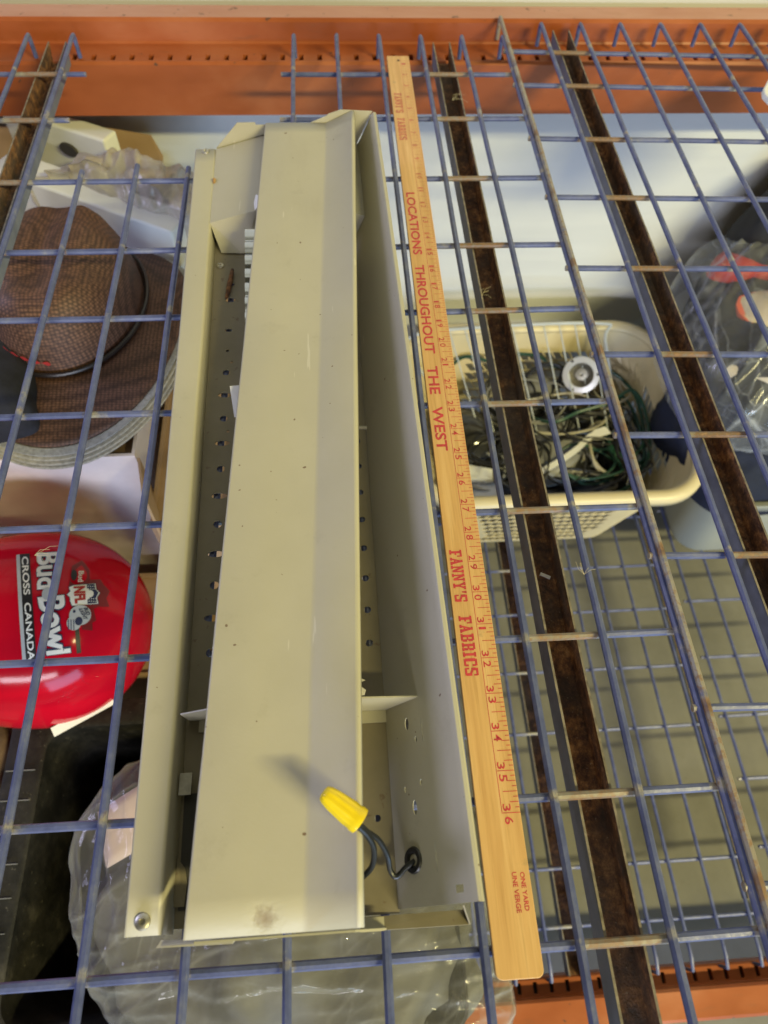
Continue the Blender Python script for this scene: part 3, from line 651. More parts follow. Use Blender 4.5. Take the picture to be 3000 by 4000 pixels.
# ------------------------------------------------------------------ left stack: boxes
def carton(label, x0, x1, y0, y1, z0, z1, rot=0, group='brown cardboard boxes', m='card'):
    t = thing('cardboard_box', label, 'box', ((x0+x1)/2, (y0+y1)/2, z0), group)
    th = .004; c = ((x0+x1)/2, (y0+y1)/2, 0); bb = MB()
    for a, b_ in (((x0, y0, z0), (x1, y0+th, z1)), ((x0, y1-th, z0), (x1, y1, z1)), ((x0, y0+th, z0), (x0+th, y1-th, z1)), ((x1-th, y0+th, z0), (x1, y1-th, z1)), ((x0+th, y0+th, z0), (x1-th, y1-th, z0+th))):
        bb.box(a, b_, 0, rot, c)
    bb.build('box_body', M[m], t, smooth=False)
    bb = MB(); bb.box((x0+.003, y0+.003, z1 - .012), (x1-.003, (y0+y1)/2 - .001, z1 - .009), 0, rot, c); bb.box((x0+.003, (y0+y1)/2 + .001, z1 - .012), (x1-.003, y1-.003, z1 - .009), 0, rot, c)
    bb.build('box_flap', M['card'], t, smooth=False); return t
ZD = ZL + RW
carton('large cardboard box under the brown hat, its pale front above the red helmet', -.78, -.277, .222, .790, ZD, -.222, m='pale')
carton('cardboard box tucked between the large box and the heater edge', -.262, -.168, .150, .60, ZD, -.265)
carton('low cardboard box holding up the red helmet', -.66, -.245, .030, .185, ZD, -.465)
bb = MB(); bb.add([(-.272, .219, -.222), (-.262, .168, -.228), (-.236, .108, -.310), (-.268, .205, -.345)], [(0, 1, 2, 3)])
tag(solidify(bb.build('cardboard_flap', M['card'], None, smooth=False, loc=(-.26, .18, -.25)), .003), 'narrow folded cardboard flap between the pale box front and the heater', 'cardboard')
bb = MB(); bb.add([(-.700, .803, -.222), (-.300, .803, -.222), (-.296, .803, -.206), (-.306, .800, -.170), (-.370, .800, -.158), (-.700, .800, -.150)], [(0, 1, 2, 3, 4, 5)])
tag(solidify(bb.build('cardboard_flap', M['card'], None, smooth=False, loc=(-.4, .8, -.22)), .003), 'loose torn cardboard flap standing behind the white foam pieces', 'cardboard')
# white foam pieces
def foam(label, A, B, depth, z0, z1, hole=None):
    t = thing('foam_block', label, 'foam', (A[0], A[1], z0), 'white foam packing pieces')
    A = Vector((A[0], A[1], 0)); B = Vector((B[0], B[1], 0)); d = (B - A).normalized(); nn = Vector((-d.y, d.x, 0))
    if nn.y < 0: nn = -nn
    V = [A, B, B + nn*depth, A + nn*depth]
    bb = MB(); bb.add([v + Vector((0, 0, z0)) for v in V] + [v + Vector((0, 0, z1)) for v in V], [(0,3,2,1),(4,5,6,7),(0,1,5,4),(1,2,6,5),(2,3,7,6),(3,0,4,7)])
    o = bb.build('foam_body', M['foam'], t, smooth=False); bevel(o, .004, 3)
    if hole:
        hb = MB(); cyl(hb, Vector(hole), (d.y, -d.x, 0), .010, .002, 14, 1.6, (1, 0, 0)); hb.build('hand_hole', M['dark'], t)
    return t
foam('long white foam piece behind the brown hat, under the frosted bag', (-.520, .690), (-.246, .540), .05, -.2215, -.150)
foam('white foam piece with a dark hand hole, farthest at the back', (-.520, .800), (-.352, .712), .03, -.2215, -.125, (-.418, .7445, -.158))
blob('plastic_bag', [(-.455, .655), (-.41, .690), (-.345, .705), (-.30, .685), (-.25, .665), (-.205, .60), (-.215, .558), (-.262, .585), (-.32, .618), (-.39, .655)], -.20, .064, M['frost'], None, 3, .020, 14, 60, 300, loc=(-.33, .63, -.2), pleat=frost_pleats)
tag(bpy.data.objects['plastic_bag'], 'crumpled frosted plastic bag heaped on the white foam at upper left', 'plastic bag')

# ------------------------------------------------------------------ hat
HT = thing('straw_hat', 'brown woven straw hat with cream layered brim edge on the cardboard box', 'hat', (-.365, .43, -.2))
hc = Vector((-.372, .435, -.178))
def hat_pt(u, rx, ry, z): return Vector((hc.x + rx*math.cos(u), hc.y + ry*math.sin(u), hc.z + z))
n = 96; V = []; F = []
prof = [(1.0, 0), (.985, .012), (.965, .03), (.93, .05), (.87, .070), (.78, .085), (.65, .096), (.48, .101), (.30, .102), (.14, .102), (.01, .102)]
for s, z in prof:
    for k in range(n):
        u = 2*math.pi*k/n; p = hat_pt(u, .094*s, .122*s, z)
        dent = .012*math.exp(-((p.x - hc.x)/.024)**2)*(1 if z > .06 else 0)*(.4 + .6*(p.y - hc.y + .1)/.2)
        side = .012*math.exp(-((p.y - hc.y + .045 - .25*(p.x - hc.x))/.022)**2)*(1 if .03 < z else 0) + .006*math.exp(-((p.y - hc.y - .055)/.02)**2)*(1 if .05 < z else 0)
        p.z -= max(0, dent) + side + .004*noise.noise(p*18); p += Vector((.004*noise.noise(p*14), .004*noise.noise(p*14 + Vector((5, 0, 0))), 0))
        V.append(p)
for i in range(len(prof) - 1):
    for k in range(n): F.append((i*n+k, i*n+(k+1) % n, (i+1)*n+(k+1) % n, (i+1)*n+k))
F.append(tuple((len(prof)-1)*n + k for k in range(n)))
mesh_obj('crown', V, F, M['straw'], HT, sharp=80)
def brim(name, m, s0, s1, dz, dr, th):
    V = []; F = []; r_ = 10
    for i in range(r_ + 1):
        t = s0 + (s1 - s0)*i/r_
        for k in range(n):
            u = 2*math.pi*k/n; rx = .094 + (.063 + dr)*t; ry = .122 + ((.098 if math.sin(u) < 0 else .030) + dr)*t
            z = -.002 - .010*math.sin(u)*-1*t*0 - .016*t*max(0, -math.sin(u)) + .012*t*t*abs(math.cos(u))**2 - .030*t*max(0, math.sin(u)) - .012*t*max(0, -math.sin(u))*t
            p = hat_pt(u, rx, ry, z + dz + .002*noise.noise((u*1.5, t, 2))); V.append(p)
    for i in range(r_):
        for k in range(n): F.append((i*n+k, i*n+(k+1) % n, (i+1)*n+(k+1) % n, (i+1)*n+k))
    return solidify(mesh_obj(name, V, F, m, HT, sharp=80), th)
brim('brim', M['straw'], 0, .895, 0, 0, .002)
for i, dr in enumerate((0, .003, .006, .008)): brim('brim_edge', M['greyedge'] if i == 0 else M['creamedge'], .90 if i == 0 else .80, 1.0, -.0008 - .0048*i, dr, .0018)
bb = MB(); bb.tube([hat_pt(2*math.pi*k/80, .0985, .1265, .006) for k in range(80)], .0028, 8, closed=True); bb.build('hat_band', M['leather'], HT)
bb = MB()
V = []
for i in range(22):
    u = R(-122 + 34*i/21); zc = .030 - .010*i/21
    for dz in (-.0035, .0035): V.append(hat_pt(u, .094*.968 + .0035, .122*.968 + .0035, zc + dz*(.5 + .5*math.sin(i*1.3 + 1))))
bb.add(V, [(2*i, 2*i+1, 2*i+3, 2*i+2) for i in range(21)]); bb.build('red_mark', M['rcloth'], HT)
blob('cloth_cap', [(-.56, .22), (-.40, .235), (-.392, .285), (-.405, .335), (-.43, .365), (-.56, .38)], -.196, .050, M['navycap'], None, 9, .008, 14, 14, 60, loc=(-.48, .3, -.196))
tag(bpy.data.objects['cloth_cap'], 'dark navy cloth cap lying on the hat brim at the left edge', 'cap')

# ------------------------------------------------------------------ red helmet
HC = Vector((-.389, .054, -.343)); HR = .1195
e3 = (Vector((-.02832, -.28603, .47530)) - HC).normalized(); e1 = (Vector((1, -.06, .03)) - e3*Vector((1, -.06, .03)).dot(e3)).normalized(); e2 = e3.cross(e1)
HM = thing('football_helmet', 'glossy red helmet with white and black printing, lying on its side', 'helmet', tuple(HC - Vector((0, 0, .115))))
def hp(a, b_, off=0.0):
    if a < 0: a_ = a/1.35
    else: a_ = a
    c = math.sqrt(max(.0, 1 - a_*a_ - b_*b_)); return HC + (e1*a*1.0 + e2*b_*.985 + e3*c*.90)*HR + e3*off
V = []; F = []; nu, nv = 64, 40
for j in range(nv + 1):
    ph = math.pi*.92*j/nv
    for k in range(nu):
        th = 2*math.pi*k/nu; x = math.sin(ph)*math.cos(th); y = math.sin(ph)*math.sin(th); z = math.cos(ph)
        sx = 1.35 if x < 0 else 1.0
        V.append(HC + (e1*x*sx + e2*y*.985 + e3*z*.90)*HR)
for j in range(nv):
    for k in range(nu): F.append((j*nu+k, j*nu+(k+1) % nu, (j+1)*nu+(k+1) % nu, (j+1)*nu+k))
shell = mesh_obj('shell', V, F, M['red'], HM, sharp=80)
def hz(x, y, off=.0012): return hp((x*.225 - 110)/218, -(1078.4 + y*.225 - 1355)/218, off)
def hquad(mb, a, b_, c, d, off, nx=3, ny=24):
    V = []
    for j in range(ny + 1):
        for i in range(nx + 1):
            u = i/nx; v = j/ny; p = [(a[q_]*(1-u) + b_[q_]*u)*(1-v) + (d[q_]*(1-u) + c[q_]*u)*v for q_ in (0, 1)]; V.append(hz(p[0], p[1], off))
    mb.add(V, [(j*(nx+1)+i, j*(nx+1)+i+1, (j+1)*(nx+1)+i+1, (j+1)*(nx+1)+i) for j in range(ny) for i in range(nx)])
mb = MB(); hquad(mb, (178, 550), (258, 540), (388, 1500), (308, 1525), .0008); mb.build('banner', M['gblk'], HM)
mb = MB(); hquad(mb, (150, 556), (178, 552), (308, 1527), (280, 1533), .0010); mb.build('banner_stripe', M['silver'], HM)
mb = MB(); hquad(mb, (672, 1205), (706, 1200), (742, 1450), (706, 1455), .0009, 2, 8); mb.build('banner_bar', M['gblk'], HM)
def htext(body, p0, p1, up0, up1, off, bold, m, name='lettering', mb=None):
    uv, F = text_mesh(body, bold, 4); V = []
    for u, v in uv:
        bx = p0[0] + (p1[0]-p0[0])*u; by = p0[1] + (p1[1]-p0[1])*u; h = up0 + (up1-up0)*u
        V.append(hz(bx + h*v, by - h*v*.12, off))
    b2 = MB(); b2.add(V, F); return b2.build(name, m, HM, smooth=False)
htext('CROSS  CANADA', (196, 576), (322, 1512), 52, 52, .0013, .02, M['offw'])
for off, bold, m in ((.0012, .075, M['navy']), (.0016, .03, M['offw'])):
    g = .0 if bold < .05 else 7
    htext('Bud', (312 - g, 537 - g), (345 - g, 885 + g), 200 + 2*g, 165 + 2*g, off, bold, m); htext('Bowl', (352 - g, 955 - g), (462 - g, 1468 + g), 215 + 2*g, 195 + 2*g, off, bold, m)
def hpoly(pts, off, m, name):
    mb = MB(); c = (sum(p[0] for p in pts)/len(pts), sum(p[1] for p in pts)/len(pts)); N_ = len(pts); V = [hz(c[0], c[1], off)]
    for t in (.5, 1.0): V += [hz(c[0] + (p[0]-c[0])*t, c[1] + (p[1]-c[1])*t, off) for p in pts]
    mb.add(V, [(0, 1+i, 1+(i+1) % N_) for i in range(N_)] + [(1+i, 1+N_+i, 1+N_+(i+1) % N_, 1+(i+1) % N_) for i in range(N_)]); return mb.build(name, m, HM)
hpoly([(620, 650), (700, 590), (730, 620), (770, 680), (770, 780), (870, 770), (900, 820), (960, 880), (930, 950), (960, 1030), (860, 1030), (810, 1060), (850, 1160), (815, 1180), (825, 1250), (735, 1240), (720, 1150), (620, 1000), (600, 850)], .0007, M['maroon'], 'burst')
ell = lambda cx, cy, rx, ry, n=24: [(cx + rx*math.cos(2*math.pi*k/n), cy + ry*math.sin(2*math.pi*k/n)) for k in range(n)]
hpoly(ell(690, 740, 62, 72), .0011, M['red'], 'emblem_helmet'); hpoly(ell(640, 740, 26, 52), .0013, M['gblk'], 'emblem_guard')
htext('Bud', (676, 700), (676, 805), 46, 46, .0016, .02, M['offw'])
SH = [(592, 925), (618, 895), (604, 858), (640, 838), (826, 814), (836, 868), (868, 900), (845, 945), (860, 1002), (640, 1026), (622, 985), (618, 950)]
hpoly([(730 + (x-730)*1.05, 920 + (y-920)*1.06) for x, y in SH], .0012, M['navy'], 'shield_rim'); hpoly(SH, .0014, M['offw'], 'shield')
hpoly([(752, 826), (820, 818), (830, 868), (858, 900), (838, 945), (850, 996), (768, 1006)], .0016, M['navy'], 'shield_field')
hpoly(ell(785, 912, 30, 34), .0018, M['offw'], 'shield_ball')
htext('NFL', (640, 850), (662, 1008), 100, 90, .0017, .05, M['rcloth'])
mb = MB()
for i in range(4):
    for sy in (842, 866, 958, 982):
        cx = 772 + 19*i + (sy - 900)*.1; mb.add([hz(cx + 5*math.cos(R(72*k)), sy + 5*math.sin(R(72*k)), .0019) for k in range(5)], [(0, 1, 2, 3, 4)])
mb.build('shield_stars', M['offw'], HM)
hpoly(ell(712, 1110, 92, 92), .0015, M['silver'], 'emblem_helmet'); hpoly(ell(665, 1180, 60, 68), .0016, M['silver'], 'emblem_guard'); hpoly(ell(703, 1165, 32, 38), .0018, M['navy'], 'emblem_opening'); hpoly(ell(660, 1078, 11, 13), .0018, M['navy'], 'emblem_bolt')
for k in range(3): hpoly([(612 + 22*k, 1150), (620 + 22*k, 1150), (628 + 22*k, 1245), (620 + 22*k, 1245)], .0019, M['navy'], 'emblem_bar')
htext('BUD', (735, 1045), (762, 1110), 36, 36, .0018, .03, M['navy']); htext('LIGHT', (695, 1055), (745, 1150), 34, 34, .0018, .03, M['navy'])
hpoly(ell(432, 920, 44, 56), .0018, M['silver'], 'emblem_ball')
# white trim strip at the lower right rim
A_ = Vector((.595, -.675)); B_ = Vector((.055, -.965)); bb = MB(); V = []
for p in (A_, B_):
    o_ = Vector((.42, -.88))*.095
    for q_, h in ((p*.985, .26), (p*.985 + o_, .26), (p*.985 + o_, .31), (p*.985, .31)): V.append(HC + (e1*q_.x + e2*q_.y + e3*h)*HR)
bb.add(V, [(0,1,2,3),(7,6,5,4),(0,4,5,1),(1,5,6,2),(2,6,7,3),(3,7,4,0)]); bb.build('trim_strip', M['white'], HM, smooth=False)

# ------------------------------------------------------------------ black tote and the clear bag in it
T_ = thing('storage_tote', 'black plastic tote with ribbed rim below the red helmet, holding the clear bag', 'tote', (-.2, -.22, ZD))
x0, x1, y0, y1, zt = -.405, .040, -.355, -.045, -.425
bb = MB(); tp = .03
def ring(x0, x1, y0, y1, z, r=.03, n=6):
    P = []
    for cx, cy, a in ((x1-r, y1-r, 0), (x0+r, y1-r, 90), (x0+r, y0+r, 180), (x1-r, y0+r, 270)):
        for i in range(n + 1): P.append((cx + r*math.cos(R(a + 90*i/n)), cy + r*math.sin(R(a + 90*i/n)), z))
    return P
rings_ = [ring(x0+.05, x1-.05, y0+.04, y1-.04, ZD + .004), ring(x0, x1, y0, y1, zt), ring(x0-.004, x1+.004, y0-.004, y1+.004, zt+.002), ring(x0-.042, x1+.042, y0-.03, y1+.03, zt+.002), ring(x0-.046, x1+.046, y0-.034, y1+.034, zt-.014)]
n = len(rings_[0]); bb.V = [Vector(p) for r_ in rings_ for p in r_]
bb.F = [(i*n+k, i*n+(k+1) % n, (i+1)*n+(k+1) % n, (i+1)*n+k) for i in range(4) for k in range(n)] + [tuple(range(n))]; bb.M = [0]*len(bb.F)
solidify(bb.build('tote_body', M['blackp'], T_, sharp=40), .003)
for k in range(7):
    bb = MB(); bb.box((x0-.040, -.30 + .034*k, zt + .0035), (x0-.006, -.2992 + .034*k, zt + .0060)); bb.build('rim_rib', M['grey'], T_, smooth=False)
OUT = [(-.292, -.098), (-.330, -.140), (-.349, -.180), (-.342, -.220), (-.334, -.262), (-.318, -.302), (-.275, -.36), (-.18, -.425), (-.05, -.445), (.07, -.425), (.128, -.375), (.130, -.330), (.105, -.25), (.06, -.14), (-.06, -.07), (-.2, -.065)]
BG = thing('clear_plastic_bag', 'large clear plastic bag of pale stuff bulging out below the heater', 'plastic bag', (-.1, -.25, -.52))
blob('bag_film', OUT, -.445, .085, M['clear'], BG, 21, .008, 7, 80, 400, .6, .55, pleat=bag_pleats)
blob('bag_filling', [(x*.86 - .014, -.25 + (y + .25)*.84) for x, y in OUT], -.485, .085, M['pgrey'], BG, 5, .035, 7, 24, 120, 1.0, .6)
V = []
for i in range(13):
    for k in range(7):
        u = i/12; v = k/6; V.append((-.325 + .14*u + .02*v, -.150 + .075*u - .06*v, -.408 + .006*math.sin(u*5 + v*2) + .012*u))
bb = MB(); bb.add(V, [(i*7+k, i*7+k+1, (i+1)*7+k+1, (i+1)*7+k) for i in range(12) for k in range(6)]); solidify(bb.build('paper_sheet', M['pinkp'], BG), .001)
bb = MB()
for k in range(5):
    u = .36 + .10*k; p = Vector((-.325 + .14*u + .006, -.150 + .075*u - .018, -.4055 + .006*math.sin(u*5 + .6) + .012*u))
    bb.add([p, p + Vector((.009, .003, .0005)), p + Vector((.012, -.009, .0005)), p + Vector((.003, -.011, .0005))], [(0, 1, 2, 3)])
bb.build('dark_print', M['leather'], BG, smooth=False)
blob('torn_cardboard', [(-.66, -.13), (-.475, -.12), (-.455, -.085), (-.465, -.04), (-.50, -.02), (-.66, -.01)], -.455, .03, M['scrap'], None, 12, .012, 16, 12, 48, loc=(-.5, -.08, -.455))
tag(bpy.data.objects['torn_cardboard'], 'torn brown cardboard scrap at the left edge beside the black tote', 'cardboard')

# ------------------------------------------------------------------ laundry basket
LB = thing('laundry_basket', 'cream plastic laundry basket with diagonal lattice sides full of cords', 'laundry basket', (.36, .53, ZD))
zr = -.535
bx = dict(b=(.185, .535, .385, .665, ZD + .003), t=(.115, .600, .338, .722, zr))
def rrect(x0, x1, y0, y1, r, N_):
    pts = []; segs = [(x1-r, y0+r, -90), (x1-r, y1-r, 0), (x0+r, y1-r, 90), (x0+r, y0+r, 180)]
    lens = []; per = 2*((x1-x0) + (y1-y0)) - 8*r + 2*math.pi*r
    out = []
    def at(s):
        s = s % per; L_ = [(x1-x0-2*r), math.pi*r/2, (y1-y0-2*r), math.pi*r/2, (x1-x0-2*r), math.pi*r/2, (y1-y0-2*r), math.pi*r/2]
        for i, l_ in enumerate(L_):
            if s <= l_ or i == 7:
                f = s/l_
                if i == 0: return (x0+r + f*l_, y0, 0)
                if i == 2: return (x1, y0+r + f*l_, 0)
                if i == 4: return (x1-r - f*l_, y1, 0)
                if i == 6: return (x0, y1-r - f*l_, 0)
                cx, cy, a = segs[(i-1)//2]; return (cx + r*math.cos(R(a + 90*f)), cy + r*math.sin(R(a + 90*f)), 1)
            s -= l_
    return [at(per*k/N_) for k in range(N_)]
NC = 84; NRW = 9
bot = rrect(*bx['b'][:4], .06, NC*4); top = rrect(*bx['t'][:4], .075, NC*4)
mbk = MB()
def wp(sidx, h):     # sidx in quarter cells
    k = int(round(sidx)) % (NC*4); p0 = bot[k]; p1 = top[k]; return Vector((p0[0] + (p1[0]-p0[0])*h, p0[1] + (p1[1]-p0[1])*h, bx['b'][4] + (bx['t'][4]-bx['b'][4])*h)), (p0[2] or p1[2])
hs = [.03 + .80*i/NRW for i in range(NRW + 1)]
for i in range(NRW):
    for c_ in range(NC):
        sh = 4.0*.85; s0 = c_*4 + sh*i; s1 = s0 + 4; u0 = s0 + sh; u1 = s1 + sh
        A_, ca = wp(s0, hs[i]); B_, cb = wp(s1, hs[i]); C_, cc = wp(u1, hs[i+1]); D_, cd = wp(u0, hs[i+1])
        if ca or cb or cc or cd or i == 0 and False: mbk.add([A_, B_, C_, D_], [(0, 1, 2, 3)]); continue
        ctr = (A_+B_+C_+D_)/4; f = .83; q_ = [ctr + (p - ctr)*f for p in (A_, B_, C_, D_)]
        mbk.add([A_, B_, C_, D_] + q_, [(0, 1, 5, 4), (1, 2, 6, 5), (2, 3, 7, 6), (3, 0, 4, 7)])
for ha, hb in ((.0, .03), (.83, 1.0)):
    for k in range(0, NC*4, 2):
        A_, _ = wp(k, ha); B_, _ = wp(k+2, ha); C_, _ = wp(k+2, hb); D_, _ = wp(k, hb); mbk.add([A_, B_, C_, D_], [(0, 1, 2, 3)])
solidify(mbk.build('lattice_wall', M['cream'], LB, smooth=False), .0022)
bb = MB(); bb.add([(p[0], p[1], bx['b'][4]) for p in bot[::3]], [tuple(range(len(bot[::3])))]); solidify(bb.build('basket_floor', M['cream'], LB, smooth=False), .002)
rp = [(0, 0), (.002, .006), (.010, .010), (.020, .009), (.024, .003), (.024, -.010)]
V = []; K = NC*2
for k in range(K):
    p = Vector(top[k*2][:2] + (zr,)); c = Vector((.3575, .53, zr)); a = Vector(top[(k*2+2) % (NC*4)][:2] + (zr,)) - Vector(top[(k*2-2) % (NC*4)][:2] + (zr,)); nn = Vector((a.y, -a.x, 0)).normalized()
    for d, h in rp: V.append(p + nn*d + Vector((0, 0, h)))
F = [(k*6+i, k*6+i+1, ((k+1) % K)*6+i+1, ((k+1) % K)*6+i) for k in range(K) for i in range(5)]
solidify(mesh_obj('rim', V, F, M['cream'], LB, sharp=70), .002)

# wire rack in the basket
rk = thing('wire_rack', 'bent pale wire rack leaning in the laundry basket', 'wire rack', (.34, .6, -.73))
bb = MB()
ra, rb = Vector((.145, .694, -.498)), Vector((.484, .708, -.498)); rc, rd = Vector((.205, .536, -.615)), Vector((.520, .526, -.615)); re_, rf_ = Vector((.214, .486, -.672)), Vector((.486, .486, -.672))
bb.tube(catmull([ra + Vector((-.03, 0, -.05)), ra, rb, rb + Vector((.016, -.03, -.02)), rd], 6), .0030, 8); bb.tube([rc, rd], .0026, 8); bb.tube([re_, rf_], .0026, 8); bb.tube([ra + Vector((-.03, 0, -.05)), rc, re_], .0026, 8)
bb.build('rack_frame', M['rackw'], rk)
bb = MB()
for k in range(11):
    f = .04 + .092*k; bb.tube([ra.lerp(rb, f), rc.lerp(rd, f*.98), re_.lerp(rf_, f), re_.lerp(rf_, f) + Vector((0, .05, -.05))], .0014, 6)
bb.build('rack_bars', M['rackw'], rk)
# round drain flange
dr = thing('drain_flange', 'shiny round chrome drain flange on top of the cords in the basket', 'drain', (.448, .619, -.585))
dc = Vector((.446, .617, -.545)); dn = (Vector((-.42, -.72, .62))).normalized(); da = dn.orthogonal().normalized(); db = dn.cross(da)
def lathe(name, prof, c, nrm, m, parent, n=40, sharp=40):
    a = nrm.orthogonal().normalized(); b2 = nrm.cross(a); mb = MB()
    for r_, h in prof:
        for k in range(n): mb.V.append(c + nrm*h + (a*math.cos(2*math.pi*k/n) + b2*math.sin(2*math.pi*k/n))*r_)
    for i in range(len(prof) - 1):
        for k in range(n): mb.F.append((i*n+k, i*n+(k+1) % n, (i+1)*n+(k+1) % n, (i+1)*n+k)); mb.M.append(0)
    return mb.build(name, m, parent, sharp=sharp)
lathe('flange_ring', [(.030, -.012), (.0350, -.006), (.0360, .000), (.0350, .002), (.0245, .003), (.0235, .001)], dc, dn, M['chrome'], dr)
lathe('flange_cup', [(.0236, .0012), (.0215, -.008), (.013, -.018), (.0118, -.017), (.0115, -.0105), (.0040, -.0100), (.0038, -.0140), (.0002, -.0142)], dc, dn, M['steel'], dr)
bb = MB()
for k in range(3): bb.disc(dc + dn*.0030 + (da*math.cos(2.1*k + .4) + db*math.sin(2.1*k + .4))*.032, dn, .0028, 12)
bb.build('bolt_hole', M['dark'], dr)
lathe('flange_body', [(.030, -.013), (.029, -.040), (.020, -.045), (.0002, -.045)], dc, dn, M['steel'], dr)
# dark pot
lathe('pot_lid', [(.062, -.030), (.060, -.008), (.050, .012), (.030, .026), (.012, .031), (.0002, .032)], Vector((.222, .545, -.625)), Vector((0, -.1, 1)).normalized(), M['pot'], None)
tag(bpy.data.objects['pot_lid'], 'dark shiny domed pot lid at the left end of the basket', 'lid')
# cords
def cord(name, label, pts, r, m, cat='cord', group=None):
    bb = MB(); bb.tube(catmull(pts, 10), r, 8); return tag(bb.build(name, m, None), label, cat, group)
def tangle(c, rx, ry, z, n, seed, dz=.012):
    rnd = random.Random(seed); P = []; a = rnd.uniform(0, 6)
    for i in range(n):
        a += rnd.uniform(.7, 1.2); k = rnd.uniform(.6, 1.0); P.append((c[0] + rx*k*math.cos(a), c[1] + ry*k*math.sin(a), z + rnd.uniform(-dz, dz)))
    return P
cord('extension_cord', 'green cord looping along the back and right inside of the basket', [(.19, .68, -.60), (.23, .70, -.575), (.29, .69, -.58), (.32, .70, -.57), (.38, .695, -.572), (.42, .68, -.59), (.50, .66, -.57), (.56, .62, -.59), (.57, .55, -.60), (.56, .47, -.62), (.53, .42, -.64), (.46, .40, -.65), (.36, .405, -.65), (.27, .40, -.65)], .0034, M['green'], 'cord', 'green cords in the basket')
cord('extension_cord', 'green cord sagging across the grey pouch to the front right of the basket', [(.33, .60, -.63), (.38, .535, -.585), (.44, .555, -.58), (.50, .57, -.575), (.555, .60, -.575), (.575, .55, -.59), (.56, .46, -.60), (.52, .41, -.63), (.44, .395, -.655)], .0034, M['green'], 'cord', 'green cords in the basket')
cord('extension_cord', 'green cord heaped at the right end of the basket', tangle((.53, .53), .045, .09, -.615, 16, 3), .0033, M['green'], 'cord', 'green cords in the basket')
cord('lamp_cord', 'cream cord coiled beside the dark pot lid', tangle((.30, .60), .05, .05, -.615, 14, 5), .0034, M['wcord'], 'cord', 'cream cords in the basket')
cord('lamp_cord', 'cream cord coiled in the right corner of the basket', tangle((.50, .50), .06, .07, -.63, 16, 8), .0034, M['wcord'], 'cord', 'cream cords in the basket')
cord('lamp_cord', 'cream cord along the front of the basket floor', tangle((.42, .44), .10, .035, -.665, 16, 11), .0034, M['wcord'], 'cord', 'cream cords in the basket')
cord('power_cable', 'black cable crossing the middle of the basket', [(.26, .63, -.62), (.32, .64, -.60), (.38, .66, -.56), (.42, .65, -.565), (.40, .60, -.60), (.45, .56, -.59), (.50, .555, -.60), (.54, .50, -.63), (.55, .43, -.65)], .0042, M['bcord'], 'cable', 'black cables in the basket')
cord('power_cable', 'black cable tangled at the bottom of the basket', tangle((.37, .50), .16, .09, -.685, 26, 14, .02), .0042, M['bcord'], 'cable', 'black cables in the basket')
for i_, (nm, lb, c_, rx_, ry_, z_, n_, r_, m_) in enumerate((
    ('power_cable', 'thin black cable wound around the drain flange', (.44, .60), .07, .055, -.60, 18, .0026, 'bcord'),
    ('power_cable', 'thin black cable along the front lattice of the basket', (.40, .43), .13, .03, -.635, 18, .0026, 'bcord'),
    ('power_cable', 'thin black cable looped over the right basket corner', (.53, .46), .035, .06, -.60, 14, .0028, 'bcord'),
    ('lamp_cord', 'thin cream cord crossing the middle of the basket', (.40, .56), .12, .05, -.595, 16, .0022, 'wcord'),
    ('lamp_cord', 'thin cream cord tangled at the back right of the basket', (.52, .62), .05, .05, -.60, 14, .0024, 'wcord'),
    ('extension_cord', 'thin dark green cord tangled under the white bracket', (.44, .46), .09, .045, -.625, 18, .0026, 'green'),
    ('signal_cord', 'thin grey cord wound through the wire rack', (.36, .60), .10, .06, -.585, 18, .0020, 'grey'),
    ('signal_cord', 'thin grey cord heaped at the left of the basket', (.24, .47), .05, .05, -.64, 16, .0024, 'grey'))):
    cord(nm, lb, tangle(c_, rx_, ry_, z_, n_, 40 + i_, .016), r_, M[m_], 'cord', 'thin cords in the basket')
for i_ in range(9):
    rnd = random.Random(90 + i_); cx_, cy_ = rnd.uniform(.26, .52), rnd.uniform(.44, .64)
    cord('thin_cable', 'thin dark cable half buried in the tangle that fills the laundry basket', tangle((cx_, cy_), rnd.uniform(.04, .09), rnd.uniform(.04, .08), rnd.uniform(-.635, -.590), 20, 120 + i_, .018), rnd.uniform(.0016, .0024), M['bcord'], 'cable', 'thin dark cables filling the basket')
blob('cord_heap', [(.20, .41), (.36, .40), (.52, .41), (.555, .50), (.545, .63), (.40, .665), (.24, .66), (.19, .54)], -.765, .085, M['blk'], None, 31, .03, 16, 18, 96, loc=(.36, .53, -.765))
tag(bpy.data.objects['cord_heap'], 'heap of black cloth and cords filling the basket bottom', 'heap')
blob('grey_pouch', [(.34, .455), (.40, .445), (.445, .50), (.44, .56), (.40, .60), (.355, .55)], -.665, .055, M['grey'], None, 33, .008, 12, 14, 60, loc=(.39, .5, -.665))
tag(bpy.data.objects['grey_pouch'], 'flat grey pouch lying on the cords in the basket', 'pouch')
blob('grey_pouch', [(.345, .60), (.40, .595), (.42, .64), (.39, .675), (.35, .665)], -.64, .05, M['grey'], None, 35, .006, 12, 12, 50, loc=(.38, .63, -.64))
tag(bpy.data.objects['grey_pouch.001'], 'small grey pouch next to the chrome drain flange', 'pouch')
bb = MB(); P = catmull([(.335, .430, -.612), (.385, .455, -.605), (.425, .480, -.600), (.455, .505, -.595), (.490, .515, -.59)], 6); V = []
for i, p in enumerate(P):
    w_ = .0055 if i < 20 else .009
    for d in (-w_, w_): V.append(p + Vector((.4*d, -.9*d, 0)))
bb.add(V, [(2*i, 2*i+1, 2*i+3, 2*i+2) for i in range(len(P) - 1)]); tag(solidify(bb.build('plastic_bracket', M['white'], None, smooth=False, loc=(.4, .47, -.61)), .003), 'white plastic bracket lying across the grey pouch', 'bracket')
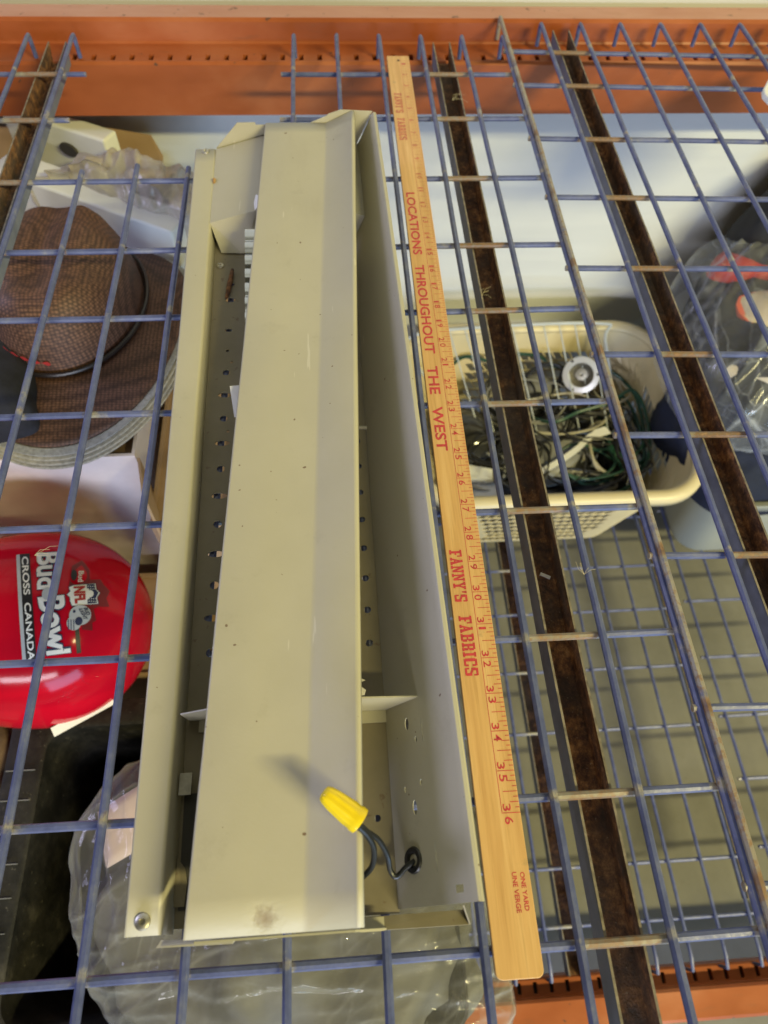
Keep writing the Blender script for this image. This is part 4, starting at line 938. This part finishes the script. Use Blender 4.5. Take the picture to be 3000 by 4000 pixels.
bb = MB(); bb.add([(.190, .420, -.655), (.275, .405, -.655), (.280, .470, -.650), (.200, .490, -.648)], [(0, 1, 2, 3)]); tag(solidify(bb.build('paper_sheet', M['white'], None, smooth=False, loc=(.23, .44, -.655)), .002), 'white paper sheet at the front left of the basket', 'paper')

# ------------------------------------------------------------------ right side: bin, jeans, clear bag with shoes
BN = thing('plastic_bin', 'frosted white plastic bin with rounded corners beside the laundry basket', 'bin', (.85, .5, ZD))
rs = [ring(.660, 1.05, .345, .70, ZD + .003, .05, 8), ring(.650, 1.06, .335, .71, ZD + .03, .06, 8), ring(.630, 1.08, .318, .73, -.555, .06, 8), ring(.620, 1.09, .308, .74, -.550, .065, 8), ring(.620, 1.09, .308, .74, -.566, .065, 8)]
n = len(rs[0]); bb = MB(); bb.V = [Vector(p) for r_ in rs for p in r_]; bb.F = [(i*n+k, i*n+(k+1) % n, (i+1)*n+(k+1) % n, (i+1)*n+k) for i in range(4) for k in range(n)] + [tuple(range(n))]; bb.M = [0]*len(bb.F)
solidify(bb.build('bin_body', M['tub'], BN, sharp=50), .003)
blob('denim_jeans', [(.585, .53), (.60, .41), (.64, .335), (.72, .32), (.85, .33), (.98, .36), (.98, .60), (.80, .64), (.66, .62)], -.60, .115, M['jean'], None, 41, .022, 12, 20, 96, loc=(.75, .47, -.6))
tag(bpy.data.objects['denim_jeans'], 'crumpled blue denim jeans spilling from the frosted bin', 'jeans')
blob('black_clothes', [(.60, .58), (.60, .48), (.66, .43), (.80, .40), (1.0, .42), (1.1, .60), (1.0, .76), (.80, .78), (.66, .70)], -.50, .125, M['blk'], None, 43, .03, 10, 20, 96, loc=(.8, .6, -.5))
tag(bpy.data.objects['black_clothes'], 'heap of black clothes inside the clear bag at right', 'clothes')
blob('wall_shadow_lump', [(.70, .72), (.72, .80), (.85, .825), (1.1, .825), (1.3, .80), (1.3, .70), (1.0, .68), (.80, .68)], -.60, .46, M['blk'], None, 45, .02, 8, 22, 96, loc=(1.0, .75, -.6))  # dark lump modelled where the wall carries only a soft shadow
tag(bpy.data.objects['wall_shadow_lump'], 'dark lump added as the shadow on the white wall behind the clear bag', 'shadow lump')
def shoe(label, c, yaw, group='shoes in the clear bag'):
    t = thing('shoe', label, 'shoe', tuple(c), group); m = Matrix.Rotation(yaw, 3, 'Z'); c = Vector(c)
    prof = [(-.125, .030, .050), (-.10, .036, .066), (-.05, .038, .070), (0, .040, .058), (.05, .046, .044), (.09, .044, .034), (.12, .030, .022), (.13, .010, .012)]
    V = []; F = []; n = 14
    for x, w_, h in prof:
        for k in range(n):
            a = 2*math.pi*k/n; V.append(c + m @ Vector((x, w_*math.cos(a), .018 + (h - .018)*max(0, math.sin(a)) + .004*min(0, math.sin(a)))))
    for i in range(len(prof) - 1):
        for k in range(n): F.append((i*n+k, i*n+(k+1) % n, (i+1)*n+(k+1) % n, (i+1)*n+k))
    F += [tuple(range(n))[::-1], tuple((len(prof)-1)*n + k for k in range(n))]
    mesh_obj('upper', V, F, M['shoe'], t, sharp=70)
    V = []; F = []
    for z, g in ((0, .96), (.008, 1.06), (.018, 1.04)):
        for x, w_, h in prof: V.append(c + m @ Vector((x*1.03, w_*g, z)))
        for x, w_, h in prof[::-1]: V.append(c + m @ Vector((x*1.03, -w_*g, z)))
    k2 = 16
    F = [(i*k2+k, i*k2+(k+1) % k2, (i+1)*k2+(k+1) % k2, (i+1)*k2+k) for i in range(2) for k in range(k2)] + [tuple(range(k2))[::-1], tuple(2*k2+k for k in range(k2))]
    mesh_obj('sole', V, F, M['coral'], t, sharp=50); return t
shoe('cream shoe with coral sole in the clear bag, lower of the two', (.735, .492, -.425), R(162)); shoe('cream shoe with coral sole in the clear bag, upper of the two', (.805, .590, -.385), R(175))
blob('red_cloth', [(.66, .70), (.70, .755), (.80, .765), (.90, .74), (.88, .69), (.76, .68)], -.385, .035, M['rcloth'], None, 51, .008, 14, 12, 48, loc=(.77, .72, -.385))
tag(bpy.data.objects['red_cloth'], 'folded red cloth showing through the top of the clear bag', 'cloth')
blob('clear_plastic_bag', [(.575, .50), (.60, .42), (.68, .38), (.85, .37), (1.1, .40), (1.2, .6), (1.1, .80), (.85, .815), (.70, .80), (.60, .70), (.575, .60)], -.50, .195, M['clear2'], None, 61, .012, 6, 70, 340, .6, .6, loc=(.85, .6, -.5), pleat=bin_pleats)
tag(bpy.data.objects['clear_plastic_bag.001'] if 'clear_plastic_bag.001' in bpy.data.objects else bpy.data.objects['clear_plastic_bag'], 'clear plastic bag of shoes and dark clothes at the right edge', 'plastic bag')

# ------------------------------------------------------------------ small things on the upper deck
bb = MB(); pp = [(.515, .583), (.512, .572), (.517, .545), (.538, .502), (.70, .44), (.74, .56), (.62, .665), (.545, .628)]
n = len(pp); bb.add([(x, y, .0072) for x, y in pp] + [(x, y, .0150) for x, y in pp], [tuple(range(n))[::-1], tuple(range(n, 2*n))] + [(i, (i+1) % n, n+(i+1) % n, n+i) for i in range(n)])
o = bb.build('cutting_board', M['white'], None, smooth=False, loc=(.6, .56, .0072)); bevel(o, .002, 3); tag(o, 'corner of a white plastic board on the wires at the right edge', 'board')
def tuft(label, c, L, n, seed):
    rnd = random.Random(seed); bb = MB()
    for i in range(n):
        a = rnd.uniform(-.9, .9) + (seed % 3)*.9; l_ = L*rnd.uniform(.5, 1); p = Vector(c)
        q_ = p + Vector((math.sin(a)*l_*.5 + rnd.uniform(-.002, .002), math.cos(a)*l_*.5, rnd.uniform(0, .003))); r_ = q_ + Vector((math.sin(a + .6)*l_*.5, math.cos(a + .6)*l_*.5, rnd.uniform(-.002, .002)))
        bb.tube([p, q_, r_], .00010, 4)
    return tag(bb.build('lint_tuft', M['fuzz'], None, loc=tuple(c)), label, 'lint', 'pale lint tufts on the wires')
tuft('pale lint tuft on the blue wire below the basket front', (.152, -.066, .0030), .012, 6, 3)
tuft('pale lint tuft on the rusty channel at the far end of the yardstick', (.128, .600, -.0080), .022, 6, 4)
tuft('pale lint tuft stuck to the middle of the rusty channel right of the yardstick', (.118, .250, -.0082), .018, 5, 7)
tuft('pale lint tuft over the red helmet', (-.262, -.028, -.0020), .022, 6, 11)
bb = MB(); bb.box((.128, -.0520, -.0297), (.1365, -.0495, -.0285), 0, -.5); tag(bb.build('paper_scrap', M['white'], None, smooth=False, loc=(.132, -.05, -.0297)), 'tiny white paper scrap lying in the rusty channel', 'scrap')
